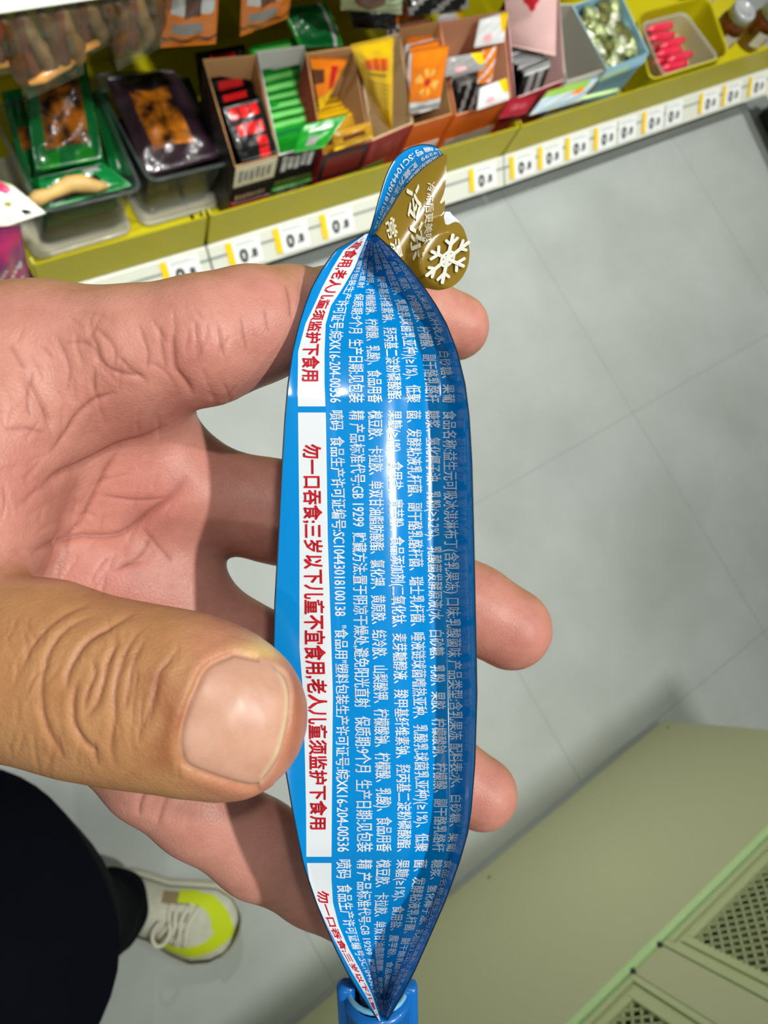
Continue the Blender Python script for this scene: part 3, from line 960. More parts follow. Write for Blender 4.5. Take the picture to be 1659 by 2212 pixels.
def leg_ring(i, inset=0.0):
    fold = 0.020 * np.sin(ang * 3 + i * 0.23) + 0.030 * np.sin(ang * 2 - i * 0.17 + 1.0) + 0.016 * np.sin(ang * 7 + i * 0.35) + 0.03 * np.sin(i * 0.42) * np.cos(ang - 1.0)
    r = rad[i] * (1 + fold) - inset
    return np.stack([cen[i, 0] + r * np.cos(ang), cen[i, 1] + r * np.sin(ang), np.full(SEG, cen[i, 2]) + 0.010 * np.sin(ang + 2.4)], 1)
rings = [leg_ring(3, .012), leg_ring(0, .006)] + [leg_ring(i) for i in range(70)]
for r in rings:
    vs += list(r)
for i in range(len(rings) - 1):
    for k in range(SEG):
        fs.append((i * SEG + k, i * SEG + (k + 1) % SEG, (i + 1) * SEG + (k + 1) % SEG, (i + 1) * SEG + k))
fs.append(tuple((len(rings) - 1) * SEG + k for k in range(SEG)))
pchild('trouser_leg', mesh('trouser_leg', vs, fs), M_NAVY)
# dark sleeve over the forearm, beyond the palm
slv = [cw((x, y, z)) for x, y, z in [(-.215, .022, .153), (-.24, .030, .160), (-.275, .042, .169), (-.32, .056, .180)]]
pchild('sleeve', tube_mesh('sleeve', [Vector(p) for p in slv], [.042, .046, .050, .054], 40), M_NAVY)

# trainer: sole, toe band, upper, laces
heel = np.array(onz(196, 1922, .02)); toe = np.array(onz(508, 2012, .02))
heel[2] = toe[2] = 0
ad = toe - heel; ad /= np.linalg.norm(ad); toe = toe + ad * .004
bd = np.array([-ad[1], ad[0], 0])                  # left of travel
SL = np.linalg.norm(toe - heel)
def shoe_half(t):
    """half widths (left, right) along the sole, t from heel 0 to toe 1"""
    T = [0, .03, .1, .25, .45, .62, .76, .88, .95, .985, 1.0]
    return (np.interp(t, T, [.004, .019, .033, .038, .037, .045, .051, .044, .031, .018, .003]),
            np.interp(t, T, [.004, .019, .033, .037, .039, .049, .053, .044, .030, .017, .003]))
def shoe_pt(t, s, z):
    l, r = shoe_half(t)
    return heel + ad * (t * SL) + bd * (s * 1.2 * (l if s > 0 else r)) + np.array([0, 0, z])
M_SOLE = mat('cream_rubber', srgb(214, 212, 190), rough=0.6)
M_UP = mat('white_mesh_upper', srgb(206, 206, 188), rough=0.75, noise=(60, 0.12), bump=(900, 0.4, 0.001))
M_NEON = mat('neon_yellow_upper', srgb(200, 218, 22), rough=0.55)
M_TAN = mat('tan_suede', srgb(150, 132, 92), rough=0.8)
M_GREY = mat('grey_overlay', srgb(150, 150, 132), rough=0.7)
T_ = np.concatenate([np.linspace(0, .1, 8), np.linspace(.12, .86, 34), np.linspace(.875, 1, 14)])
def outline(scale, inset_z):
    L = [shoe_pt(t, scale, inset_z) for t in T_]; R_ = [shoe_pt(t, -scale, inset_z) for t in T_[::-1]]
    return L + R_
shoe = empty('trainer', (0, 0, 0)); shoe.parent = person; shoe.matrix_parent_inverse = Matrix.Translation((.16, .26, 0))
vs, fs = [], []
prof = [(.94, 0.0), (.99, .004), (1.0, .016), (.985, .030), (.93, .034)]
n = 2 * len(T_)
for s, z in prof:
    vs += [p + np.array([0, 0, 0.008 * (abs(i % n - n / 2) < 8) * (z > .01)]) for i, p in enumerate(outline(s, z))]
for i in range(len(prof) - 1):
    for k in range(n):
        fs.append((i * n + k, i * n + (k + 1) % n, (i + 1) * n + (k + 1) % n, (i + 1) * n + k))
fs.append(tuple(range(n - 1, -1, -1)))
o = obj('sole', mesh('sole', vs, fs), M_SOLE, shoe, True)
SS = np.linspace(-1, 1, 41)
def upper_h(t, s):
    ridge = np.interp(t, [0, .05, .2, .36, .5, .7, .85, .95, 1], [.060, .085, .092, .088, .082, .062, .046, .036, .022])
    return .028 + (ridge - .028) * (1 - abs(s) ** 2.6) ** 0.8
vs, fs, mi = [], [], []
TU = np.linspace(.0, 1, 90)
for t in TU:
    for s in SS:
        k = np.interp(t, [0, .02, .95, 1], [.6, .88, .88, .5])
        tt = min(max(t, .015), .972)
        vs.append(shoe_pt(tt, s * k, upper_h(t, s)))
for i in range(89):
    for j in range(40):
        fs.append((i * 41 + j, i * 41 + j + 1, (i + 1) * 41 + j + 1, (i + 1) * 41 + j))
        t, s = TU[i], (SS[j] + SS[j + 1]) / 2
        # neon band round the toe and along the side, white toe bumper outside it
        rr = math.hypot((t - .62) / .375, s)
        inner = math.hypot((t - .55) / (.245 + .03 * (s < 0)), s / .66)
        if t > .62 and rr > .93: mi.append(0)
        elif t > .52 and inner > 1 and rr <= .97: mi.append(1)
        elif t < .2 and abs(s) > .55: mi.append(1)
        elif .42 < t < .6 and .62 < abs(s) < .9: mi.append(2)
        elif .5 < t < .62 and .12 < abs(s) < .4: mi.append(3)
        else: mi.append(0)
me = mesh('upper', vs, fs)
o = obj('upper', me, [M_UP, M_NEON, M_TAN, M_GREY], shoe, True)
me.polygons.foreach_set('material_index', mi)
for q, t in enumerate((.50, .55, .60, .655)):
    pts = [Vector(shoe_pt(t + .012 * math.cos(s * 5 + q), s * .8, upper_h(t, s) + .0035)) for s in np.linspace(-.62, .66, 16)]
    obj('lace', tube_mesh('lace', pts, .0032, 6), M_SOLE, shoe, True)
pts = [Vector(shoe_pt(.49 + .05 * math.sin(a), .35 * math.cos(a) - .25, upper_h(.5, .3) + .012)) for a in np.linspace(.4, 5.6, 24)]
obj('lace', tube_mesh('lace', pts, .0032, 6), M_SOLE, shoe, True)
shoe['label'] = 'white trainer with neon yellow toe band'

# ------------------------------------------------------------------ beige cabinet with mesh vents, lower right
YC = -0.616
M_BEIGE = mat('beige_sheet_metal', srgb(166, 170, 132), rough=0.5, noise=(2.0, 0.05))
M_TRIM = mat('top_lit_green_trim', srgb(168, 200, 140), rough=0.45)  # green trim, its colour lightened for the light on top
M_FRAME = mat('sage_frame_metal', srgb(164, 174, 128), rough=0.45)
M_VOID = mat('dark_olive_inside', srgb(100, 100, 72), rough=0.8)
M_HOLE = mat('dark_bolt', srgb(34, 52, 44), rough=0.5)
cab = tag(empty('vented_cabinet', (.30, YC - .2, 0)), 'beige metal cabinet with green trim and diamond mesh vent doors, standing on the floor', 'cabinet')
def cc(name, lo, hi, m, bevel=0.0, parent=None):
    o = box(name, lo, hi, m, None, Matrix.Translation((-.30, -YC + .2, 0)), bevel)
    o.parent = parent or cab
    return o
cc('carcass', (-.62, YC - .42, .004), (.836, YC - .03, 1.30), M_BEIGE)
cc('base_panel', (-.62, YC - .035, .012), (.838, YC, .4715), M_BEIGE, .0015)
cc('upper_panel', (-.62, YC - .03, .958), (.838, YC - .001, 1.30), M_BEIGE, .0015)
cc('trim_strip', (-.62, YC - .02, .4715), (.838, YC + .003, .4845), M_TRIM, .0015)
cc('post', (.3185, YC - .03, .4845), (.3705, YC - .001, .957), M_BEIGE, .001)
cc('post', (.822, YC - .03, .4845), (.838, YC - .001, .957), M_BEIGE, .001)
def vent_door(x0, x1, z0, z1):
    fr = cc('vent_door', (x0, YC - .012, z0), (x0 + .009, YC, z1), M_FRAME, .0012)
    bm = bmesh.new()
    T0 = Matrix.Translation((-.30, -YC + .2, 0))
    def ring(a, y0, y1, w):
        add_box(bm, (x0 + a, y0, z0 + a), (x0 + a + w, y1, z1 - a), T0, .001)
        add_box(bm, (x1 - a - w, y0, z0 + a), (x1 - a, y1, z1 - a), T0, .001)
        add_box(bm, (x0 + a + w, y0, z0 + a), (x1 - a - w, y1, z0 + a + w), T0, .001)
        add_box(bm, (x0 + a + w, y0, z1 - a - w), (x1 - a - w, y1, z1 - a), T0, .001)
    ring(0, YC - .012, YC, .009)
    ring(.009, YC - .014, YC - .004, .008)
    ring(.017, YC - .015, YC - .001, .011)
    old = fr.data
    fr.data = bm_mesh('vent_door', bm); fr.data.materials.append(M_FRAME)
    bpy.data.meshes.remove(old)
    # expanded-metal mesh
    ax0, ax1, az0, az1 = x0 + .027, x1 - .027, z0 + .027, z1 - .027
    bm = bmesh.new()
    px_, pz_ = .0150, .0090
    W, Hh = ax1 - ax0, az1 - az0
    ks = range(-int(Hh / pz_) - 2, int(W / px_) + int(Hh / pz_) + 3)
    for k in ks:
        for sgn in (1, -1):
            xa = ax0 + k * px_ if sgn > 0 else ax0 + k * px_
            # line x = xa + sgn * (z-az0) * px_/pz_
            zz = []
            for z in (az0, az1):
                zz.append(z)
            f0 = lambda z: xa + sgn * (z - az0) * px_ / pz_ * .5
            za, zb = az0, az1
            inv = lambda x: az0 + sgn * (x - xa) * pz_ / px_ * 2
            lim = sorted((inv(ax0), inv(ax1)))
            za, zb = max(az0, lim[0]), min(az1, lim[1])
            if zb - za < .002:
                continue
            p, q = Vector((f0(za) - .30, -.006 + .2, za)), Vector((f0(zb) - .30, -.006 + .2, zb))
            t = (q - p).normalized(); nrm = Vector((-t.z, 0, t.x)) * .0011; yo = Vector((0, .0012, 0))
            vv = [bm.verts.new(w) for w in (p - nrm - yo, p + nrm - yo, p + nrm + yo, p - nrm + yo, q - nrm - yo, q + nrm - yo, q + nrm + yo, q - nrm + yo)]
            for f in ((0, 1, 5, 4), (1, 2, 6, 5), (2, 3, 7, 6), (3, 0, 4, 7)):
                bm.faces.new([vv[i] for i in f])
    obj('wire_mesh', bm_mesh('wire_mesh', bm), M_FRAME, fr)
    o = box('backing', (ax0, YC - .028, az0), (ax1, YC - .022, az1), M_VOID, None, T0); o.parent = fr
vent_door(.3715, .8215, .4875, .955)
vent_door(-.16, .3175, .4875, .955)
for x in (.3685, .3190):
    o = obj('bolt', lathe_mesh('bolt', [(.0001, .003), (.0026, .0026), (.0034, .001), (.0034, -.004)], 14, Matrix.Translation((x - .30, .2 + .001, .4862)) @ Matrix.Rotation(-math.pi / 2, 4, 'X')), M_HOLE, cab, True)
for p in ((1443, 1572), (1057, 1895)):
    q = on_plane(p[0], p[1], (0, YC, 0), np.array([0, 1.0, 0]))
    obj('screw', lathe_mesh('screw', [(.0001, .0012), (.003, .001), (.0036, -.001)], 14, Matrix.Translation((q[0] - .30, .2, q[2])) @ Matrix.Rotation(-math.pi / 2, 4, 'X')), mat('screw_head', srgb(96, 104, 78), .5), cab, True)
# ------------------------------------------------------------------ the snack shelf along the top
M_RAIL = mat('off_white_rail', srgb(214, 216, 202), rough=0.4)
M_RGREY = mat('rail_groove', srgb(140, 146, 142), rough=0.5)
M_KICK = mat('dark_kick_plate', srgb(46, 50, 48), rough=0.6)
M_DECK = mat('grey_shelf_deck', srgb(120, 122, 112), rough=0.5)
M_BACK = mat('olive_back_panel', srgb(84, 82, 52), rough=0.6)
M_YEL = mat('mustard_tray_plastic', srgb(194, 182, 10), rough=0.42, noise=(6, .06))
ORD = ['first', 'second', 'third', 'fourth', 'fifth', 'sixth', 'seventh', 'eighth', 'ninth', 'tenth', 'eleventh', 'twelfth', 'thirteenth', 'fourteenth', 'fifteenth', 'sixteenth', 'seventeenth', 'eighteenth', 'nineteenth', 'twentieth']
class Bay:
    def __init__(self, a, b):
        self.a = np.array([a[0], a[1], 0.0]); d = np.array([b[0] - a[0], b[1] - a[1], 0.0])
        self.len = np.linalg.norm(d); self.ex = d / self.len; self.ey = np.array([-self.ex[1], self.ex[0], 0])
        self.M = Matrix(((self.ex[0], self.ey[0], 0, a[0]), (self.ex[1], self.ey[1], 0, a[1]), (0, 0, 1, 0), (0, 0, 0, 1)))
    def w(self, x, y, z):
        return self.a + self.ex * x + self.ey * y + np.array([0, 0, z])
BAYS = [Bay((0.125, .627), (.432, .612)), Bay((.432, .612), (1.148, .584)), Bay((1.148, .584), (2.13, .565))]
_e0, _e1 = onz(1624, 214, .04), onz(1662, 296, .04)
_ed = (_e1 - _e0) / np.linalg.norm(_e1 - _e0)
BAYS.append(Bay(_e0[:2] + _ed[:2] * .016, _e0[:2] + _ed[:2] * .45))
def prism(name, bay, prof, x0, x1, m, parent=None):
    n = len(prof)
    vs = [(x, y, z) for x in (x0, x1) for (y, z) in prof]
    fs = [tuple(range(n - 1, -1, -1)), tuple(range(n, 2 * n))] + [(k, (k + 1) % n, n + (k + 1) % n, n + k) for k in range(n)]
    o = obj(name, mesh(name, vs, fs), m)
    if parent is None:
        o.matrix_world = bay.M
    else:
        o.parent = parent
    return o
WHERE = ['left', 'middle', 'right']
trays = []
for bi, b in enumerate(BAYS):
    sh = empty('shop_shelf'); sh.matrix_world = b.M
    tag(sh, ['white-railed shelf bay at the left, behind the index finger', 'white-railed shelf bay in the middle, just above the pouch', 'white-railed shelf bay at the right, beyond the open grey floor', 'short dark-based shelf end at the right edge of the photo'][bi], 'shelf', 'low shelf bays')
    L = b.len - .004
    prism('base', b, [(.055, 0), (.055, .082), (.50, .082), (.50, 0)], .010, L - .010, M_KICK, sh)
    prism('deck', b, [(.044, .090), (.044, .1225), (.50, .1225), (.50, .083), (.058, .083)], .010, L - .010, M_DECK, sh)
    prism('back_panel', b, [(.47, .1225), (.47, .95), (.50, .95), (.50, .1225)], .010, L - .010, M_BACK, sh)
    prism('price_rail', b, [(.000, .080), (-.0035, .0835), (-.001, .086), (.039, .1245), (.0425, .1255), (.0462, .122), (.0435, .118), (.006, .0795)], 0, L, M_RAIL, sh)
    prism('rail_groove', b, [(.0225, .1085), (.0215, .1095), (.0245, .1125), (.0255, .1115)], 0, L, M_RGREY, sh)
    if bi == 3:
        pass
    elif bi < 2:
        prism('upper_deck', b, [(.168, .585), (.168, .602), (.47, .602), (.47, .585)], .010, L - .010, M_DECK, sh)
        prism('upper_rail', b, [(.1275, .586), (.1255, .588), (.154, .6135), (.168, .613), (.168, .602)], 0, L, M_RAIL, sh)
    else:
        prism('upper_deck', b, [(.26, .585), (.26, .602), (.47, .602), (.47, .585)], .010, L - .010, M_DECK, sh)
    tr = empty('shelf_tray'); tr.matrix_world = b.M
    tag(tr, ['mustard yellow plastic tray holding the clear snack tubs at the left', 'mustard yellow plastic tray holding the row of snack cartons', 'mustard yellow plastic tray with jars and a clear tub of red sticks at the right', 'mustard tray on the shelf end at the right edge'][bi], 'tray', 'mustard shelf trays')
    x0, x1 = .004, b.len - .004
    prism('front_lip', b, [(.047, .1235), (.047, .210), (.0485, .2115), (.050, .210), (.0500, .1265), (.0550, .1235)], x0, x1, M_YEL, tr)
    prism('tray_floor', b, [(.050, .1235), (.050, .1260), (.455, .1260), (.455, .1235)], x0, x1, M_YEL, tr)
    prism('tray_back', b, [(.452, .1260), (.452, .30), (.455, .30), (.455, .1260)], x0, x1, M_YEL, tr)
    for x in (x0, x1 - .003):
        prism('side_wall', b, [(.0505, .127), (.0505, .209), (.060, .212), (.066, .205), (.068, .127)], x, x + .003, M_YEL, tr)

# price tags in the rail
M_CARD = mat('white_card', srgb(232, 234, 232), rough=0.5)
M_TYEL = mat('yellow_tag_strip', srgb(246, 206, 20), rough=0.45)
M_INK = mat('grey_black_ink', srgb(40, 42, 44), rough=0.6)
M_FINE = mat('pale_grey_print', srgb(176, 180, 182), rough=0.6)
TAGS = [(92, 115, 214, 668), (336, 360, 441, 588), (476, 502, 571, 552), (579, 602, 670, 514), (681, 702, 766, 484), (812, 828, 884, 443), (1002, 1019, 1073, 375),
        (1093, 1106, 1157, 346), (1157, 1167, 1216, 326), (1213, 1223, 1277, 303), (1276, 1289, 1332, 284), (None, 1333, 1374, 270), (1378, 1391, 1434, 254), (None, 1435, 1474, 238), (1502, 1513, 1553, 217), (1555, 1564, 1602, 195), (1610, 1621, 1656, 176)]
def rail_hit(u, v):
    for bi, b in enumerate(BAYS[:3]):
        n = np.array(b.ey) * (-.7) + np.array([0, 0, .71])
        p = on_plane(u, v, b.w(0, .0195, .1057), n)
        x = np.dot(p - b.a, b.ex)
        if x <= b.len + (.004 if bi < 2 else 9):
            return bi, x
    return 2, x
for ti, (uy, ul, ur, v) in enumerate(TAGS):
    uc = (ul + ur) / 2
    slope = -.29
    bi, xl = rail_hit(ul, v - (ul - uc) * slope)
    _, xr = rail_hit(ur, v - (uc - ur) * slope)
    bi2, xc = rail_hit(uc, v)
    b = BAYS[bi2]
    hw = 0.0285 if ti < 7 else 0.0275
    tg = empty('price_tag')
    al = math.atan2(.0395, .041)
    # local frame: x along rail, y up the slope, z out of the rail face
    ux = np.array(b.ex); uy_ = np.array(b.ey) * math.cos(al) + np.array([0, 0, math.sin(al)]); uz = np.cross(ux, uy_)
    o = b.w(xc, .0195, .1057) + uz * .0022
    tg.matrix_world = Matrix(((ux[0], uy_[0], uz[0], o[0]), (ux[1], uy_[1], uz[1], o[1]), (ux[2], uy_[2], uz[2], o[2]), (0, 0, 0, 1)))
    tag(tg, 'white price tag%s, %s from the left along the shelf edge' % (' with a yellow end' if uy else ' without a yellow end', ORD[ti]), 'price tag', 'price tags along the shelf edge')
    pl, pr = BAYS[bi].w(xl, .0195, .1057), None
    w_ = max(.034, min(.062, abs(np.linalg.norm(b.w(xc, 0, 0)[:2] - BAYS[bi].w(xl, 0, 0)[:2])) * 2))
    h_ = .050
    box('card', (-w_ / 2, -h_ / 2, 0), (w_ / 2, h_ / 2, .0010), M_CARD, tg)
    if uy:
        box('yellow_strip', (-w_ / 2 - .0125, -h_ / 2 + .003, -.0002), (-w_ / 2 - .0006, h_ / 2, .0010), M_TYEL, tg)
    parts = []
    for body, sz, x in (('0', .034, -.017), ('.8', .022, .004)):
        v_, f_ = text_mesh(body, 2, .045)
        parts.append((np.stack([v_[:, 0] * sz + x * w_ / .057, v_[:, 1] * sz - .005, np.full(len(v_), .0013)], 1), f_))
    V_, F_ = join_vf(parts)
    obj('price', mesh('price', V_, F_), M_INK, tg)
    bm = bmesh.new()
    for r, (xa, xb) in enumerate(((-.40, .22), (-.40, .40))):
        add_box(bm, (xa * w_, .019 - r * .004, .001), (xb * w_, .0205 - r * .004, .0013))
    obj('fine_print', bm_mesh('fine_print', bm), M_FINE, tg)

# ---- generic packet spanned by four corners (top-left, top-right, bottom-right, bottom-left), pillow-thick
def packet_mesh(name, cor, thick, patch=None, nu=14, nv=18, crimp=.07):
    TL, TR, BR, BL = (np.asarray(c, float) for c in cor)
    n = np.cross(TR - TL, BL - TL); n /= np.linalg.norm(n)
    if np.dot(n, CAM0 - TL) < 0:
        n = -n
    vs, fs, mi = [], [], []
    def prof(u, v):
        e = min(v, 1 - v)
        a = max(0.0, math.sin(math.pi * u)) ** .55
        bq = min(1.0, max(0, (e - crimp) / .18)) ** .6
        return thick / 2 * a * bq + .0006
    for side in (1, -1):
        base = len(vs)
        for j in range(nv + 1):
            for i in range(nu + 1):
                u, v = i / nu, j / nv
                p = (TL * (1 - u) + TR * u) * (1 - v) + (BL * (1 - u) + BR * u) * v
                wr = .12 * thick * math.sin(13 * u + 7 * v) * math.sin(9 * v + 3)
                vs.append(p + n * side * (prof(u, v) + (wr if .1 < v < .9 and .1 < u < .9 else 0)))
        for j in range(nv):
            for i in range(nu):
                q = (base + j * (nu + 1) + i, base + j * (nu + 1) + i + 1, base + (j + 1) * (nu + 1) + i + 1, base + (j + 1) * (nu + 1) + i)
                fs.append(q if side > 0 else q[::-1])
                mi.append(patch((i + .5) / nu, (j + .5) / nv) if (patch and side > 0) else 0)
    off = (nu + 1) * (nv + 1)
    rim = [i for i in range(nu + 1)] + [(j * (nu + 1) + nu) for j in range(1, nv + 1)] + [nv * (nu + 1) + i for i in range(nu - 1, -1, -1)] + [j * (nu + 1) for j in range(nv - 1, 0, -1)]
    for a, c in zip(rim, rim[1:] + rim[:1]):
        fs.append((a, c, c + off, a + off)); mi.append(0)
    return vs, fs, mi
def packet(name, label, cat, cor, thick, mats, patch=None, group=None, nu=14, nv=18, crimp=.07):
    cor = [np.asarray(c, float) for c in cor]
    ctr = sum(cor) / 4
    vs, fs, mi = packet_mesh(name, [c - ctr for c in cor], thick, patch, nu, nv, crimp) if False else packet_mesh(name, cor, thick, patch, nu, nv, crimp)
    me = mesh(name, [np.asarray(v) - ctr for v in vs], fs)
    o = obj(name, me, mats, None, True)
    me.polygons.foreach_set('material_index', mi)
    o.location = ctr
    return tag(o, label, cat, group)
def Q(*pz):
    return [onz(*p) for p in pz]
def shiny(name, col, rough=.28, **k):
    return mat(name, col, rough=rough, coat=.3, bump=(70, .35, .004), **k)
P_BLK = shiny('black_foil', srgb(14, 13, 14)); P_RED = shiny('red_print', srgb(206, 24, 26)); P_GRN = shiny('green_foil', srgb(24, 150, 36)); P_GRNL = shiny('green_foil_highlight', srgb(120, 206, 110))
P_GLD = shiny('gold_foil', srgb(184, 136, 26)); P_YEL = shiny('yellow_foil', srgb(250, 200, 8)); P_ORG = shiny('orange_foil', srgb(244, 130, 14)); P_WHT = shiny('white_foil', srgb(226, 226, 226))
P_PNK = shiny('pink_print', srgb(236, 170, 176)); P_GREY = shiny('silver_grey_foil', srgb(150, 148, 146)); P_BRN = shiny('brown_meat', srgb(96, 50, 20)); P_MAR = shiny('maroon_foil', srgb(120, 14, 30))
P_PUR = shiny('purple_black_film', srgb(44, 28, 36)); P_AMB = shiny('amber_snack', srgb(34, 18, 8), noise=(46, 0, srgb(206, 118, 20))); P_DGRN = shiny('deep_green_film', srgb(10, 116, 52)); P_BONE = mat('tan_chew', srgb(226, 184, 110), rough=.55, noise=(40, .25))
P_INK2 = mat('dark_print', srgb(70, 50, 20), rough=.5)
K_CARD = mat('cream_carton', srgb(222, 200, 160), rough=.7); K_KRAFT = mat('kraft_carton', srgb(196, 150, 100), rough=.75); K_ORG = mat('orange_carton', srgb(226, 104, 30), rough=.5); K_WHT = mat('white_carton', srgb(226, 224, 218), rough=.55)
K_PNK = mat('pink_carton', srgb(232, 190, 186), rough=.6); K_CRM = mat('crimson_carton', srgb(164, 24, 44), rough=.5); K_BLU = mat('pale_blue_carton', srgb(146, 190, 212), rough=.5); K_BLK = mat('black_carton', srgb(28, 26, 26), rough=.45); K_OLV = mat('olive_green_print', srgb(92, 116, 50), rough=.5)
K_GRY = mat('grey_card_inside', srgb(176, 174, 160), rough=.7); K_RED = mat('bright_red_carton', srgb(206, 28, 44), rough=.4)

# ---- open display cartons
def carton(label, fl, fr, bl, br, zf, zb, z0, mo, min_, bands=(), cat='carton', drop=0.0):
    FL, FR, BL, BR = onz(*fl, zf), onz(*fr, zf), onz(*bl, zb), onz(*br, zb)
    ctr = (FL + FR + BL + BR) / 4; ctr[2] = z0
    g = [np.array([p[0], p[1], z0]) for p in (FL, FR, BR, BL)]
    t = [FL, FR, BR, BL]
    root = empty('display_carton', ctr)
    tag(root, label, cat, 'open display cartons in the trays')
    c2 = ctr[:2]
    def ins(p, k=.0025):
        q = p.copy(); d = ctr - p; d[2] = 0; q += d / np.linalg.norm(d) * k * 1.4; return q
    vo = [p - ctr for p in g + t]; vi = [ins(p) - ctr for p in g + t]
    for p in vi[:4]:
        p[2] += .002
    vs = vo + vi
    fs, mi = [], []
    for k in range(4):
        a, b2 = k, (k + 1) % 4
        fs += [(a, b2, 4 + b2, 4 + a), (8 + b2, 8 + a, 12 + a, 12 + b2), (4 + a, 4 + b2, 12 + b2, 12 + a)]; mi += [0, 1, 1]
    fs += [(3, 2, 1, 0), (8, 9, 10, 11)]; mi += [0, 1]
    me = mesh('carton_body', vs, fs)
    o = obj('carton_body', me, [mo, min_], root); me.polygons.foreach_set('material_index', mi)
    nrm = np.cross(FR - FL, np.array([0, 0, 1.0])); nrm /= np.linalg.norm(nrm)
    for (s0, s1, t0, t1, m, nm) in bands:
        P = lambda s, tt: (FL * (1 - s) + FR * s) * tt + (g[0] * (1 - s) + g[1] * s) * (1 - tt) + nrm * .0012 - ctr
        pts = [P(s0, t0), P(s1, t0), P(s1, t1), P(s0, t1)]
        q = pts + [p - nrm * .0009 for p in pts]
        obj(nm, mesh(nm, q, [(0, 1, 2, 3), (7, 6, 5, 4), (0, 4, 5, 1), (1, 5, 6, 2), (2, 6, 7, 3), (3, 7, 4, 0)]), m, root)
    return dict(FL=FL, FR=FR, BL=BL, BR=BR, g=g, z0=z0, root=root)
def strokes(s0, s1, t0, t1, n, m):
    """illegible printed characters: short blocks"""
    w = (s1 - s0) / n
    return [(s0 + k * w, s0 + k * w + w * .72, t0 + (t1 - t0) * (.1 if k % 2 else 0), t1 - (t1 - t0) * (.12 if k % 3 else 0), m, 'print_mark') for k in range(n)]
def stack(c, n, name, label, cat, w, h, th, tilt, mats, patch, b0, b1, z_lift, a=.5, group=None, jit=.004, rise=0.0):
    """n packets leaning in a row inside a carton, front to back, each its own object"""
    ex = (c['FR'] - c['FL']); ex[2] = 0; ex /= np.linalg.norm(ex); ey = np.array([-ex[1], ex[0], 0])
    Fm = c['FL'] * (1 - a) + c['FR'] * a; Bm = c['BL'] * (1 - a) + c['BR'] * a
    first = None
    for k in range(n):
        bq = b0 + (b1 - b0) * k / max(1, n - 1)
        p = Fm * (1 - bq) + Bm * bq; p = p.copy()
        p[2] = c['z0'] + z_lift + rise * bq + (rng.random() - .5) * jit
        th_ = math.radians(tilt + (rng.random() - .5) * 5)
        up = ey * math.sin(th_) + np.array([0, 0, 1.0]) * math.cos(th_)
        p += ex * (rng.random() - .5) * jit
        yaw = (rng.random() - .5) * .06
        e2 = ex * math.cos(yaw) + ey * math.sin(yaw)
        lab = label % ORD[k]
        if first is None:
            cor = [p + up * h - e2 * w / 2, p + up * h + e2 * w / 2, p + e2 * w / 2, p - e2 * w / 2]
            first = packet(name, lab, cat, cor, th, mats, patch, group)
            f0, u0, e0 = Vector(sum(cor) / 4), up, ex
        else:
            o = first.copy(); COL.objects.link(o)
            o.location = Vector(p + up * h / 2)
            o.rotation_euler = (0, 0, yaw)
            o['label'] = lab
def rowtext(rows, u0=.18, u1=.85):
    def f(u, v):
        for (a, b, k) in rows:
            if a < v < b and u0 < u < u1:
                return k
        return 0
    return f

def bandset(*b):
    return list(b)
# A: black and red packets
cA = carton('white-topped carton of black and red packets, first carton of the middle tray', (508, 362), (602, 336), (438, 128), (552, 118), .285, .385, .1265, K_BLK, K_KRAFT,
    [(.02, .98, .66, .98, mat('cream_print', srgb(226, 214, 180), rough=.5), 'front_label')] + strokes(.10, .9, .72, .92, 6, K_GRY) + [(.04, .97, .40, .62, K_BLK, 'front_label'), (-.02, 1.0, .02, .40, K_RED, 'red_front')] + strokes(.1, .85, .42, .50, 8, K_CARD))
stack(cA, 7, 'snack_packet', 'black packet with red print, %s from the front in the left carton', 'packet', .086, .135, .009, 26, [P_BLK, P_RED], rowtext([(.07, .15, 1)], .25, .80), -.02, .74, .060, group='black packets in a carton', rise=.085)
packet('snack_packet', 'black packet with big red printed rows, frontmost and lowest in the left carton', 'packet', Q((478, 232, .335), (566, 208, .335), (600, 330, .290), (522, 352, .290)), .012, [P_BLK, P_RED], lambda u, v: 1 if (.08 < v < .28 and .12 < u < .8 and int(u * 24) % 7) or (.36 < v < .56 and .14 < u < .82 and int(u * 24) % 8) or (v > .64 and .55 < u < .82 and int(v * 30) % 6) else 0, None, 26, 30)
# B: green packets
cB = carton('black and green fronted carton packed with green packets, second of the middle tray', (603, 336), (692, 312), (554, 112), (657, 98), .280, .375, .1265, K_BLK, K_WHT,
    strokes(.12, .92, .70, .94, 5, K_WHT) + [(.02, .98, .10, .52, K_OLV, 'front_label')] + strokes(.15, .85, .22, .42, 6, K_WHT))
stack(cB, 9, 'snack_packet', 'glossy green packet, %s from the front in its carton', 'packet', .088, .125, .011, 26, [P_GRN, P_GRNL, P_DGRN], rowtext([(.05, .11, 1), (.16, .20, 2)], .05, .95), -.02, .74, .062, group='green packets in a carton', rise=.085)  # light band paints a highlight line near each packet's top
packet('snack_packet', 'bright green packet sticking out over the front of the green packets', 'packet', Q((652, 270, .35), (751, 246, .36), (700, 318, .33), (634, 330, .32)), .006, [P_GRN, P_WHT, P_GREY], lambda u, v: 1 if .2 < u < .8 and .2 < v < .36 else (2 if .3 < u < .6 and .5 < v < .85 else 0))
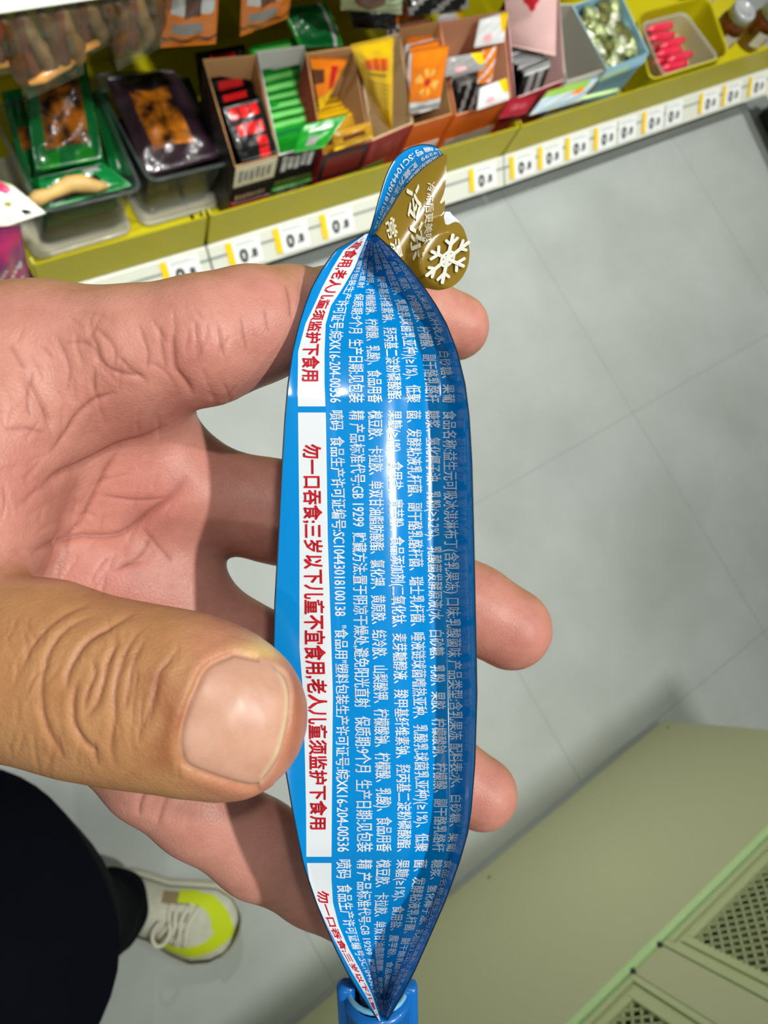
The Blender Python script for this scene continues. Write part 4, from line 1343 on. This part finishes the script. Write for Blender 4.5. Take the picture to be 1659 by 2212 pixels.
# C: gold packets
cC = carton('maroon and black carton holding gold packets in front of a bare cream wall', (698, 334), (800, 305), (660, 114), (762, 100), .266, .395, .1265, K_MAR if False else K_CRM, K_KRAFT,
    [(.02, .98, .45, .97, K_BLK, 'front_label'), (.12, .92, .52, .90, mat('dull_red_print', srgb(150, 44, 40), rough=.5), 'front_label')] + [(.02, .62, .02, .42, K_RED, 'front_label')] + strokes(.1, .58, .1, .32, 6, K_CARD) + [(.62, 1.0, .02, .42, K_OLV, 'front_label')])
stack(cC, 6, 'snack_packet', 'dark gold packet, %s from the front in the maroon carton', 'packet', .082, .090, .009, 34, [P_GLD, P_BRN, P_YEL], rowtext([(.30, .5, 1), (.0, .06, 2)], .12, .9), 0.0, .5, .085, group='gold packets in a carton')
packet('snack_packet', 'yellow and orange packet propped against the back of the maroon carton', 'packet', Q((668, 122, .39), (752, 126, .385), (716, 200, .33), (692, 238, .30)), .006, [P_ORG, P_YEL, P_RED, P_BRN], lambda u, v: 3 if u < .35 and .2 < v < .5 else (2 if .55 < u < .8 and .15 < v < .7 else (1 if v > .75 else 0)))
# D: tall yellow packet and cream carton
cD = carton('plain cream carton standing half empty beside the tall yellow packet', (803, 304), (892, 266), (770, 98), (862, 70), .266, .385, .1265, K_CRM, K_CARD,
    [(.0, .98, .5, .98, mat('dull_red_front', srgb(156, 40, 46), rough=.5), 'front_label')] + strokes(.1, .85, .58, .86, 6, mat('faded_red_print', srgb(186, 84, 80), rough=.5)) + [(0, .6, .04, .44, K_OLV, 'front_label')] + strokes(.08, .5, .14, .34, 5, K_WHT))
def yel_patch(u, v):
    if .16 < v < .30 and .2 < u < .82: return 1 if int(u * 40) % 8 != 7 else 0
    if .34 < v < .37 and .2 < u < .75: return 2
    if .42 < v < .8 and .12 < u < .85 and int(v * 60) % 3 == 0: return 2
    return 0
packet('snack_packet', 'tall bright yellow packet with an orange-red name and fine brown lines', 'packet', Q((757, 98, .43), (850, 78, .43), (846, 288, .24), (806, 236, .27)), .014, [P_YEL, mat('orange_red_print', srgb(240, 84, 10), rough=.4), mat('ochre_print', srgb(176, 130, 10), rough=.5)], yel_patch, nu=40, nv=60, crimp=.04)
packet('snack_packet', 'folded gold packet lying low at the front of the maroon carton', 'packet', Q((716, 285, .31), (800, 262, .31), (806, 296, .29), (722, 326, .285)), .012, [P_GLD, P_BRN, P_YEL], lambda u, v: 1 if .2 < u < .8 and .35 < v < .6 else (2 if v > .85 else 0))
# E: orange carton with orange and white packets
cE = carton('orange carton with orange and white packets bulging out of it', (894, 272), (978, 246), (862, 62), (946, 46), .262, .385, .1265, K_ORG, K_KRAFT, [(.05, .95, .1, .5, K_WHT, 'front_label')] + strokes(.12, .85, .2, .4, 5, K_GRY))
stack(cE, 5, 'snack_packet', 'white packet edged in orange, %s from the front behind the leaning orange one', 'packet', .070, .130, .011, 24, [P_WHT, P_ORG, P_YEL], lambda u, v: 1 if v < .10 else (2 if .14 < v < .2 and .4 < u < .8 else 0), .35, .95, .10, group='white packets with orange edges', rise=.04)
def org_patch(u, v):
    if v > .82: return 1 if v < .9 else 2
    r = math.hypot(u - .45, (v - .5) * 1.6)
    if r < .09: return 3
    if .16 < r < .34 and math.sin(6 * math.atan2(v - .5, u - .45)) > .1: return 4
    return 0
packet('snack_packet', 'orange packet with a pale flower mark and a white foot leaning at the carton front', 'packet', Q((890, 108, .40), (970, 96, .40), (948, 232, .30), (884, 244, .29)), .012, [P_ORG, P_WHT, P_GREY, P_RED, mat('apricot_print', srgb(250, 190, 90), rough=.4)], org_patch, nu=26, nv=34)
# F: orange carton with white packets
cF = carton('orange carton of white packets with yellow corners, left of the pink carton', (985, 250), (1106, 212), (948, 48), (1088, 24), .258, .385, .1265, K_ORG, mat('peach_carton_inside', srgb(228, 160, 124), rough=.7), [(.05, .95, .05, .45, K_GRY, 'front_label')])
stack(cF, 9, 'snack_packet', 'dark-backed grey packet on edge, %s from the front in the peach-lined carton', 'packet', .062, .100, .005, 24, [P_GREY, P_BLK, P_WHT], lambda u, v: 1 if v > .12 and int(u * 7 + v * 3) % 3 else 0, .08, .82, .07, a=.40, group='grey packets on edge')
def wht_patch(u, v):
    if u > .66 and v < .62 and (u - .66) > (v - .05) * .30: return 1
    if math.hypot((u - .36) / 1.2, v - .72) < .13: return 2
    return 0
for lab, q in [('white packet with yellow corner and pink spot, at the back left of the peach-lined carton', [(944, 34, .39), (1000, 14, .39), (996, 56, .36), (950, 68, .36)]),
               ('white packet with yellow corner and pink spot, upright at the back right', [(1036, 42, .39), (1098, 22, .39), (1088, 90, .35), (1024, 102, .35)]),
               ('white packet with yellow corner and pink spot, tucked at the front right', [(1036, 190, .31), (1094, 168, .31), (1100, 214, .285), (1030, 238, .285)]),
               ('grey shaded packet with yellow corner, lying across the middle of the peach-lined carton', [(966, 124, .36), (1040, 112, .36), (1050, 150, .34), (960, 166, .34)])]:
    packet('snack_packet', lab, 'packet', Q(*q), .006, [P_GREY if 'grey' in lab else P_WHT, P_YEL, P_PNK], wht_patch, 'white packets with yellow corners', 22, 22, .03)
packet('snack_packet', 'orange backed packet standing against the right wall of the peach-lined carton', 'packet', Q((1042, 108, .35), (1074, 98, .35), (1062, 176, .29), (1030, 180, .29)), .005, [P_ORG, P_WHT], lambda u, v: 1 if int(u * 5 + v * 9) % 4 == 0 else 0)
# G: pink carton with a crimson front
cG = carton('pink carton with a crimson front flap and tightly filed packets', (1112, 214), (1222, 172), (1092, -4), (1206, -34), .255, .385, .1265, K_CRM, K_PNK, [(.05, .95, .1, .9, mat('deep_crimson_print', srgb(136, 16, 36), rough=.5), 'front_label')] + strokes(.2, .8, .4, .7, 6, mat('rose_print', srgb(190, 80, 96), rough=.5)))
stack(cG, 12, 'snack_packet', 'thin black and white packet filed on edge, %s from the front in the pink carton', 'packet', .074, .085, .004, 14, [P_BLK, P_WHT, P_MAR, P_GREY], lambda u, v: (1 if v < .1 else (3 if int(u * 5) % 2 else 0)), .04, .62, .080, a=.46, group='thin packets in the pink carton')
def tri(u, v):
    return 1 if v < .32 and abs(u - .5) < .24 * (1 - v / .32) else 0
packet('carton_divider', 'pale pink card with a red point, standing at the back of the pink carton', 'card', Q((1090, -2, .395), (1204, -28, .395), (1200, 120, .30), (1100, 98, .30)), .002, [K_PNK, K_RED], tri, None, 30, 30)
packet('carton_flap', 'crimson front flap folded out over the tray lip', 'flap', Q((1100, 212, .265), (1160, 206, .262), (1136, 244, .235), (1076, 256, .232)), .002, [K_CRM, mat('rose_flap_print', srgb(188, 90, 100), rough=.5)], lambda u, v: 1 if .25 < u < .8 and .35 < v < .65 and int(u * 30) % 3 else 0, None, 24, 12)
# pale blue box with foil sweets
cH = carton('pale blue box of silver-green foil sweets with a folded front lid', (1312, 150), (1402, 114), (1236, 12), (1336, -24), .27, .31, .1265, K_GRY, K_BLU, [(0, 1, .02, 1, K_BLU, 'front_label')])
packet('box_lid', 'pale blue printed lid of the foil sweets box hanging over the tray', 'lid', Q((1310, 150, .272), (1402, 112, .272), (1388, 138, .25), (1290, 176, .25)), .002, [K_BLU, mat('pale_green_print', srgb(176, 206, 160), rough=.5), P_ORG], lambda u, v: 1 if v > .45 and u < .6 else 0, None, 16, 10)
cH2 = carton('grey-lined open carton beside the blue box, nearly empty', (1226, 176), (1308, 150), (1190, 10), (1234, 8), .262, .31, .1265, K_WHT, K_GRY, [])
M_FOIL = [mat('silver_green_foil', srgb(186, 200, 140), rough=.22, metal=.65, bump=(140, .9, .006)), mat('olive_foil', srgb(110, 112, 60), rough=.3, metal=.4, bump=(140, .9, .006)), mat('pale_foil', srgb(226, 232, 200), rough=.2, metal=.6, bump=(140, .9, .006))]
def lump(r):
    bm = bmesh.new()
    bmesh.ops.create_icosphere(bm, subdivisions=3, radius=r)
    for v in bm.verts:
        n = v.co.normalized()
        v.co *= 1 + .22 * math.sin(9 * n.x + 2) * math.sin(8 * n.y) + .14 * math.sin(17 * n.z + 5 * n.x)
        v.co.z *= .6
        if abs(n.x) > .72:
            v.co.y *= 1.25; v.co.z *= .45; v.co.x *= 1.35
    return bm_mesh('foil_sweet', bm)
base_l = [lump(.0165) for _ in M_FOIL]
for me, m in zip(base_l, M_FOIL):
    me.materials.append(m); me.polygons.foreach_set('use_smooth', [True] * len(me.polygons))
kk = 0
for i in range(5):
    for j in range(8):
        a, bq = (i + .5 + (rng.random() - .5) * .5) / 5, (j + .5 + (rng.random() - .5) * .5) / 8
        p = (cH['FL'] * (1 - a) + cH['FR'] * a) * (1 - bq) + (cH['BL'] * (1 - a) + cH['BR'] * a) * bq
        c_ = (cH['FL'] + cH['FR'] + cH['BL'] + cH['BR']) / 4
        p = c_ + (p - c_) * .74
        o = bpy.data.objects.new('foil_sweet', base_l[kk % 3]); COL.objects.link(o); kk += 1
        o.location = (p[0], p[1], .248 + .035 * bq + rng.random() * .016)
        o.rotation_euler = (rng.random() - .5, rng.random() - .5, rng.random() * 6)
        tag(o, 'silver-green foil-wrapped sweet heaped in the pale blue box', 'sweet', 'foil sweets in the blue box')
o = bpy.data.objects.new('round_sweet', lathe_mesh('round_sweet', [(.0001, .012), (.006, .0105), (.0105, .006), (.012, 0), (.0105, -.006), (.006, -.0105), (.0001, -.012)], 20)); COL.objects.link(o)
o.data.materials.append(mat('amber_sweet', srgb(150, 70, 14), rough=.15)); o.data.polygons.foreach_set('use_smooth', [True] * len(o.data.polygons)); o.location = onz(1298, 10, .265)
tag(o, 'round amber sweet on top of the foil sweets', 'sweet')
box_fill = packet('sweet_liner', 'crumpled foil liner under the sweets in the pale blue box', 'liner', [cH['BL'] * .9 + cH['FR'] * .1, cH['BR'] * .9 + cH['FL'] * .1, cH['FR'] * .9 + cH['BL'] * .1, cH['FL'] * .9 + cH['BR'] * .1], .01, [M_FOIL[1]])
box_fill.location.z -= .05
# ------------------------------------------------------------------ clear tubs, hanging packs, jars
def clear(name, col, alpha, rough=.16):
    return mat(name, col, rough=rough, alpha=alpha, coat=.6)
C_CLR = clear('smoky_clear_plastic', srgb(96, 104, 104), .26)
C_FRO = clear('frosted_clear_plastic', srgb(206, 204, 190), .38, .35)
C_BAG = clear('clear_bag_film', srgb(170, 176, 150), .16, .10)
def rrect(P, r, n=6):
    """rounded outline through four corner points (fl, fr, br, bl)"""
    out = []
    P = [np.asarray(p, float) for p in P]
    for k in range(4):
        a, b, c = P[k - 1], P[k], P[(k + 1) % 4]
        u = (a - b) / np.linalg.norm(a - b); w = (c - b) / np.linalg.norm(c - b)
        p0, p1 = b + u * r, b + w * r
        for t in np.linspace(0, 1, n):
            out.append((1 - t) ** 2 * p0 + 2 * t * (1 - t) * b + t * t * p1)
    return out
def tub(name, label, bot, top, z0, z1, r, m, cat='tub', group=None, flange=.006, wall=.0016, lid=None):
    """bot/top: corners (fl, fr, br, bl) as xy; open tub with rolled rim"""
    ctr = np.append(sum(np.asarray(p) for p in bot) / 4, z0)
    root = empty(name, ctr); tag(root, label, cat, group)
    c2 = ctr[:2]
    rings = []
    def ring(P, z, k=0.0):
        o = rrect([np.asarray(p)[:2] + (np.asarray(p)[:2] - c2) / np.linalg.norm(np.asarray(p)[:2] - c2) * k for p in P], r)
        return [np.array([q[0], q[1], z]) - ctr for q in o]
    rings = [ring(bot, z0, -.004), ring(bot, z0 + .004), ring(top, z1 - .004), ring(top, z1 - .003, flange), ring(top, z1, flange), ring(top, z1, 0), ring(top, z1 - .004, -wall * 1.4), ring(bot, z0 + .006, -wall * 1.4), ring(bot, z0 + .003, -.006)]
    n = len(rings[0]); vs = [p for q in rings for p in q]
    fs = [(i * n + k, i * n + (k + 1) % n, (i + 1) * n + (k + 1) % n, (i + 1) * n + k) for i in range(len(rings) - 1) for k in range(n)]
    fs += [tuple(range(n - 1, -1, -1)), tuple((len(rings) - 1) * n + k for k in range(n))]
    o = obj('tub_body', mesh('tub_body', vs, fs), m, root, False)
    o2 = tube_mesh('rim', [Vector(p) for p in ring(top, z1 - .0015, flange)], .0022, 8, True)
    obj('rim', o2, m, root, True)
    if lid:
        lb, lz0, lz1 = lid
        R0, R1 = ring(lb, lz0), ring(lb, lz1)
        vs = R0 + R1
        fs = [(k, (k + 1) % n, n + (k + 1) % n, n + k) for k in range(n)] + [tuple(range(n - 1, -1, -1)), tuple(range(n, 2 * n))]
        obj('lid_underneath', mesh('lid_underneath', vs, fs), C_FRO, root)
        obj('lid_rim', tube_mesh('lid_rim', [Vector(p) for p in ring(lb, (lz0 + lz1) / 2, .001)], .0048, 8, True), C_FRO, root, True)
    return root
tub('clear_tub', 'clear plastic tub of green packets at the left end of the tray', [(.168, .738), (.312, .729), (.345, .915), (.190, .905)], [(.181, .733), (.337, .722), (.357, .934), (.188, .915)], .148, .25, .018, C_CLR, 'tub', None, lid=([(.150, .729), (.318, .724), (.340, .915), (.165, .915)], .1265, .144))
tub('clear_tub', 'clear plastic tub of a dark purple packet, second from the left', [(.350, .735), (.478, .728), (.478, .880), (.362, .895)], [(.358, .724), (.500, .714), (.493, .898), (.363, .926)], .148, .26, .018, C_CLR, 'tub', None, lid=([(.345, .726), (.492, .720), (.484, .890), (.356, .905)], .1265, .144))
def win(a, b, c, d, k=1, z=None):
    return lambda u, v: k if a < u < b and c < v < d else (z(u, v) if z else 0)
packet('snack_packet', 'green packet with a brown see-through window, leaning at the back of the left tub', 'packet', Q((50, 165, .300), (186, 132, .300), (224, 345, .245), (76, 372, .245)), .03, [P_DGRN, P_AMB, P_GRN], lambda u, v: 1 if .16 < u < .84 and .06 < v < .80 else (2 if v > .84 and (.1 < u < .35 or .6 < u < .85) else 0), None, 22, 26, .05)
packet('snack_packet', 'green packet lying flat at the front of the left tub, with a chew on it', 'packet', Q((82, 384, .252), (222, 352, .252), (288, 402, .246), (96, 455, .246)), .018, [P_DGRN, P_GRN, P_BLK, P_GREY], lambda u, v: 2 if .12 < u < .75 and .42 < v < .9 else (3 if .62 < u < .85 and .12 < v < .32 else 0), None, 26, 20, .05)
packet('snack_packet', 'dark green packet wedged along the left wall of the left tub', 'packet', Q((2, 200, .25), (46, 190, .25), (95, 400, .20), (60, 420, .20)), .016, [P_DGRN, P_AMB], lambda u, v: 1 if .3 < u < .8 and .4 < v < .6 else 0)
packet('snack_packet', 'deep green packet wedged along the right wall of the left tub', 'packet', Q((196, 200, .235), (228, 190, .235), (286, 380, .215), (240, 372, .215)), .012, [P_DGRN])
def filler(lab, pts, z, m, th):
    packet('snack_packet', lab, 'packet', [np.array([p[0], p[1], z]) for p in pts], th, m, None, None, 10, 10, .05)
filler('dark green packet lying in the bottom of the left tub', [(.200, .885), (.330, .895), (.312, .748), (.182, .752)], .172, [P_DGRN], .03)
filler('dark green packet in the middle layer of the left tub', [(.198, .890), (.334, .902), (.316, .746), (.184, .750)], .205, [P_DGRN], .026)
filler('purple-black packet lying in the bottom of the second tub', [(.370, .880), (.474, .866), (.476, .742), (.360, .748)], .172, [P_PUR], .03)
filler('purple-black packet in the middle layer of the second tub', [(.370, .885), (.478, .872), (.480, .740), (.362, .746)], .205, [P_PUR], .026)
# bone-shaped chew printed window, modelled as the chew lying on the packet
pts = [onz(u, v, z) for u, v, z in [(62, 436, .263), (82, 428, .265), (112, 418, .266), (150, 398, .267), (180, 396, .267), (208, 402, .266), (234, 402, .264)]]
c0 = sum(pts) / len(pts)
tag(obj('chew', tube_mesh('chew', [Vector(p - c0) for p in pts], [.006, .012, .0085, .013, .014, .010, .003], 16), P_BONE, None, True), 'tan bone-shaped chew on the flat green packet in the left tub', 'chew').location = c0
packet('snack_packet', 'purple-black packet with amber pieces in its window, filling the second clear tub', 'packet', Q((228, 168, .275), (376, 152, .275), (478, 338, .250), (318, 384, .250)), .035, [P_PUR, P_AMB], lambda u, v: 1 if .20 < u < .74 and .22 < v < .80 else 0, None, 26, 26, .05)
packet('snack_packet', 'black packet at the right side of the second clear tub', 'packet', Q((372, 172, .25), (408, 168, .25), (480, 330, .225), (440, 345, .225)), .014, [P_BLK])

# things at the left edge
bag = packet('snack_bag', 'pink and purple patterned bag standing on the floor at the left edge', 'bag', [onz(-150, 500, .30), onz(44, 486, .30), onz(84, 700, .004), onz(-130, 770, .004)], .05,
    [mat('pink_purple_print', srgb(206, 50, 96), rough=.35, noise=(26, .6, srgb(96, 40, 110)), coat=.3), mat('ochre_purple_print', srgb(150, 92, 60), rough=.35, noise=(40, .6, srgb(70, 30, 80)), coat=.3), P_WHT, P_GREY], lambda u, v: 2 if (.6 < u < .95 and .25 < v < .42 and int(u * 22 + v * 30) % 4 == 0) else (3 if .55 < u < .85 and .62 < v < .78 and int(u * 20) % 3 else (1 if v > .72 else 0)), None, 30, 36, .04)
packet('snack_packet', 'white packet corner with a pink patch and dark spots over the left tub', 'packet', [onz(-70, 372, .30), onz(24, 398, .30), onz(100, 460, .285), onz(-20, 500, .28)], .012, [mat('glossy_white_film', srgb(238, 240, 226), rough=.25, coat=.4), mat('hot_pink_print', srgb(232, 60, 110), rough=.35), P_BLK, mat('fine_green_print', srgb(150, 190, 90), rough=.4), mat('olive_spot', srgb(150, 150, 40), rough=.4)],
    lambda u, v: 1 if math.hypot(u - .62, (v - .18)) < .2 else (2 if math.hypot((u - .72) / 1.5, v - .86) < .055 else (4 if math.hypot((u - .52) / 1.4, v - .62) < .05 else (3 if v < .05 else 0))), None, 34, 34, .03)

# hanging bags under the upper shelf
def hang_bag(label, cor, thick, strips, flange=None, group='clear bags hanging from the upper shelf'):
    cor = Q(*cor)
    ctr = sum(cor) / 4
    root = empty('hanging_bag', ctr); tag(root, label, 'bag', group)
    vs, fs, mi = packet_mesh('film', cor, thick, None, 14, 18, .04)
    obj('film', mesh('film', [np.asarray(v) - ctr for v in vs], fs), C_BAG, root, True)
    TL, TR, BR, BL = cor
    at = lambda u, v: (TL * (1 - u) + TR * u) * (1 - v) + (BL * (1 - u) + BR * u) * v - ctr
    for k in range(strips):
        u0 = (k + .7) / (strips + .4)
        pp = [at(min(.95, max(.05, u0 + .07 * math.sin(5 * t + k * 2))), .08 + .74 * t) for t in np.linspace(0, 1, 9)]
        obj('jerky_strip', tube_mesh('jerky_strip', [Vector(p) for p in pp], [.005, .010, .012, .0095, .0115, .0125, .0105, .009, .005], 10), JERKY[k % 3], root, True)
    if flange:
        pp = [onz(q[0], q[1], q[2] + .022) - ctr for q in flange]
        obj('orange_foot', tube_mesh('orange_foot', [Vector(p) for p in pp], [.0035] + [.0068] * (len(pp) - 2) + [.0035], 12), mat('apricot_gel', srgb(240, 170, 84), rough=.3, coat=.5), root, True)
JERKY = [mat('dark_jerky', srgb(132, 84, 34), rough=.45, noise=(60, .5)), mat('red_brown_jerky', srgb(140, 64, 28), rough=.45, noise=(60, .5)), mat('light_jerky', srgb(176, 134, 86), rough=.5, noise=(60, .4))]
hang_bag('clear bag of brown strips with an orange foot, lowest of the hanging bags', [(-30, 24, .58), (165, 0, .58), (182, 158, .45), (60, 214, .44)], .028, 6, [(62, 180, .452), (92, 168, .456), (118, 152, .458), (144, 138, .46), (166, 126, .46)])
hang_bag('clear bag of brown strips at the far left edge, orange foot at its side', [(-190, 60, .58), (-6, 26, .58), (52, 150, .47), (-150, 205, .46)], .026, 5, [(-60, 152, .475), (0, 135, .478), (40, 128, .48), (70, 112, .48)])
hang_bag('clear bag hanging second from the left, short orange foot', [(120, 2, .58), (242, -14, .58), (262, 92, .475), (150, 128, .47)], .026, 4, [(152, 110, .478), (180, 102, .48), (214, 92, .482)])
hang_bag('clear bag with a pale green corner, right of the other clear hanging bags', [(228, -8, .58), (350, -30, .58), (354, 98, .462), (252, 152, .455)], .026, 4)
def orange_pack(u, v):
    if .34 < u < .62 and v < .58: return 2
    if v < .55 and (u < .34 or u > .62): return 1 if .1 < u < .9 else 0  # white beside the window paints the highlight on the upper pack
    if .14 < u < .66 and .66 < v < .78: return 3
    if .84 < v < .88: return 4
    return 0
OM = [P_ORG, P_WHT, P_BRN, P_GREY, P_BLK]
packet('hanging_pack', 'orange pack with a brown sausage window, hanging left of the other orange pack', 'pack', Q((366, -72, .58), (476, -88, .58), (466, 94, .452), (346, 102, .45)), .016, OM, orange_pack, 'orange packs hanging from the upper shelf', 22, 28, .04)
packet('hanging_pack', 'orange pack hanging above the green packets, its lower edge tilted', 'pack', Q((524, -76, .58), (640, -100, .58), (622, 38, .465), (518, 78, .455)), .016, OM, orange_pack, 'orange packs hanging from the upper shelf', 22, 28, .04)
packet('hanging_pack', 'narrow crimson pack hanging between the clear bags and the orange pack', 'pack', Q((322, -50, .56), (368, -58, .56), (366, 48, .48), (338, 62, .475)), .01, [mat('crimson_foil', srgb(170, 18, 50), rough=.3, coat=.3), P_WHT], lambda u, v: 1 if .3 < u < .7 and int(v * 14) % 3 == 0 else 0)
packet('hanging_pack', 'pale green pack with a brown picture, hanging at the top above the yellow packet', 'pack', Q((738, -84, .57), (872, -104, .57), (868, 30, .462), (736, 20, .465)), .016, [mat('pale_sage_film', srgb(186, 200, 160), rough=.3, coat=.3), P_BRN, mat('sage_print', srgb(120, 140, 96), rough=.4)], lambda u, v: 1 if math.hypot((u - .45) / 1.6, v - .70) < .16 else (2 if u > .72 and .6 < v < .85 and int(v * 40) % 2 else 0), None, 26, 30, .04)
packet('snack_packet', 'black crinkled packet in shade under the pale green pack', 'packet', Q((752, 6, .42), (856, 14, .42), (856, 64, .39), (764, 62, .39)), .02, [P_BLK, P_GREY])
packet('snack_packet', 'dark grey packet in shade behind the white packets at the top', 'packet', Q((872, -40, .43), (1010, -60, .43), (1012, 18, .40), (884, 38, .40)), .02, [P_GREY, P_BLK, P_WHT], lambda u, v: 1 if int(u * 6 + v * 4) % 3 else 0)
packet('snack_packet', 'tall green packet with a pale stripe behind the green packet carton', 'packet', Q((606, 18, .40), (706, 4, .40), (742, 100, .365), (648, 104, .37)), .02, [P_DGRN, P_GRN, P_WHT], lambda u, v: 2 if .78 < u < .86 else (1 if .86 <= u < .97 or u < .1 else 0))

# right bay: yellow tub with clear inner tub of red sticks, jars, loose packet
C2 = lambda u, v, z: onz(u, v, z)[:2]
ytop = [C2(1392, 186, .208), C2(1562, 132, .208), C2(1532, -14, .232), C2(1384, 20, .238)]
cy = sum(ytop) / 4
tub('yellow_tub', 'mustard yellow rounded tub around the clear box of red sticks', [cy + (p - cy) * .93 for p in ytop], ytop, .1265, .228, .030, M_YEL, 'tub', None, .003)
itop = [C2(1424, 170, .204), C2(1542, 134, .204), C2(1482, 24, .222), C2(1390, 48, .222)]
ci = sum(itop) / 4
tub('clear_tub', 'frosted clear box with red wrapped sticks, inside the yellow tub', [ci + (p - ci) * .90 for p in itop], itop, .131, .218, .020, C_FRO, 'tub', None, .003)
M_STK = mat('red_stick_wrapper', srgb(214, 24, 60), rough=.3, coat=.4, noise=(70, .5, srgb(226, 60, 84)))
def stick(name):
    prof = [(.0015, -.036), (.0055, -.034), (.0025, -.029), (.0068, -.026), (.0075, -.02), (.0075, .02), (.0068, .026), (.0025, .029), (.0055, .034), (.0015, .036)]
    return lathe_mesh(name, prof, 14, Matrix.Rotation(math.pi / 2, 4, 'Y'))
stk = stick('candy_stick'); stk.transform(Matrix.Diagonal((1.25, 1.35, 1.35, 1))); stk.materials.append(M_STK); stk.polygons.foreach_set('use_smooth', [True] * len(stk.polygons))
for k, (u0, v0, u1, v1, z) in enumerate([(1390, 66, 1456, 54, .195), (1398, 86, 1456, 74, .195), (1410, 106, 1490, 82, .200), (1404, 122, 1482, 104, .192), (1424, 136, 1508, 112, .200), (1412, 152, 1496, 134, .190), (1404, 108, 1470, 92, .180), (1424, 164, 1480, 150, .178), (1404, 138, 1468, 120, .178)]):
    p, q = onz(u0, v0, z), onz(u1, v1, z)
    o = bpy.data.objects.new('candy_stick', stk); COL.objects.link(o)
    o.location = (p + q) / 2; d = q - p; o.rotation_euler = (0, 0, math.atan2(d[1], d[0]))
    tag(o, 'red wrapped stick, %s from the back in the frosted box' % ORD[k], 'stick', 'red wrapped sticks')
M_GLS = mat('amber_glass_jar', srgb(120, 62, 20), rough=.08, coat=.8, noise=(30, .7))
M_LID = mat('clear_grey_lid', srgb(170, 172, 172), rough=.2, coat=.6)
def jar(u, v, label):
    p = onz(u, v, .235)
    root = empty('jar', (p[0], p[1], .1265)); tag(root, label, 'jar', 'amber jars')
    obj('jar_body', lathe_mesh('jar_body', [(.0001, 0), (.034, 0), (.037, .004), (.037, .066), (.034, .076), (.029, .082), (.029, .086), (.0001, .086)], 32), M_GLS, root, True)
    ld = obj('lid', lathe_mesh('lid', [(.030, .082), (.032, .083), (.032, .104), (.030, .107), (.022, .108), (.021, .105), (.0001, .105)], 32), M_LID, root, True)
    vs, fs = [], []
    for z in (.018, .058):
        for a in np.linspace(-2.6, -.5, 18):
            vs.append((.0375 * math.cos(a), .0375 * math.sin(a), z))
    fs = [(k, k + 1, 19 + k, 18 + k) for k in range(17)]
    lb = obj('label', mesh('label', vs, fs), K_WHT, root, True)
    vs = [(.0379 * math.cos(a), .0379 * math.sin(a), z) for z in (.024, .044) for a in np.linspace(-1.7, -1.1, 8)]
    obj('label_mark', mesh('label_mark', vs, [(k, k + 1, 9 + k, 8 + k) for k in range(7)]), mat('dull_red_mark', srgb(180, 80, 60), .5), lb, True)
jar(1612, 18, 'amber jar with a clear lid and white label, right of the yellow tub')
jar(1684, 14, 'amber jar cut by the right edge of the photo')
jar(1560, -70, 'amber jar half out of the photo at the top right')
packet('snack_packet', 'translucent pale green and blue packet sagging over the tray lip', 'packet', Q((1184, 196, .245), (1296, 166, .250), (1252, 218, .226), (1142, 250, .222)), .010, [mat('pale_film', srgb(196, 206, 200), rough=.3, coat=.4), mat('leaf_print', srgb(140, 180, 70), rough=.4), P_ORG, mat('sky_print', srgb(150, 186, 214), rough=.4)], lambda u, v: 1 if v < .35 and u < .85 else (2 if math.hypot(u - .72, v - .45) < .12 else (3 if int(u * 7 + v * 5) % 3 == 0 else 0)), None, 24, 18)
pts = [onz(1252, 214, .224), onz(1334, 194, .226)]
c0 = sum(pts) / 2
tag(obj('bag_clip', tube_mesh('bag_clip', [Vector(p - c0) for p in (pts[0], pts[0] * .66 + pts[1] * .34, pts[0] * .33 + pts[1] * .67, pts[1])], .0042, 10), mat('lime_white_plastic', srgb(206, 240, 170), rough=.2), None, True), 'glossy lime-white clip lying along the tray lip', 'clip').location = c0
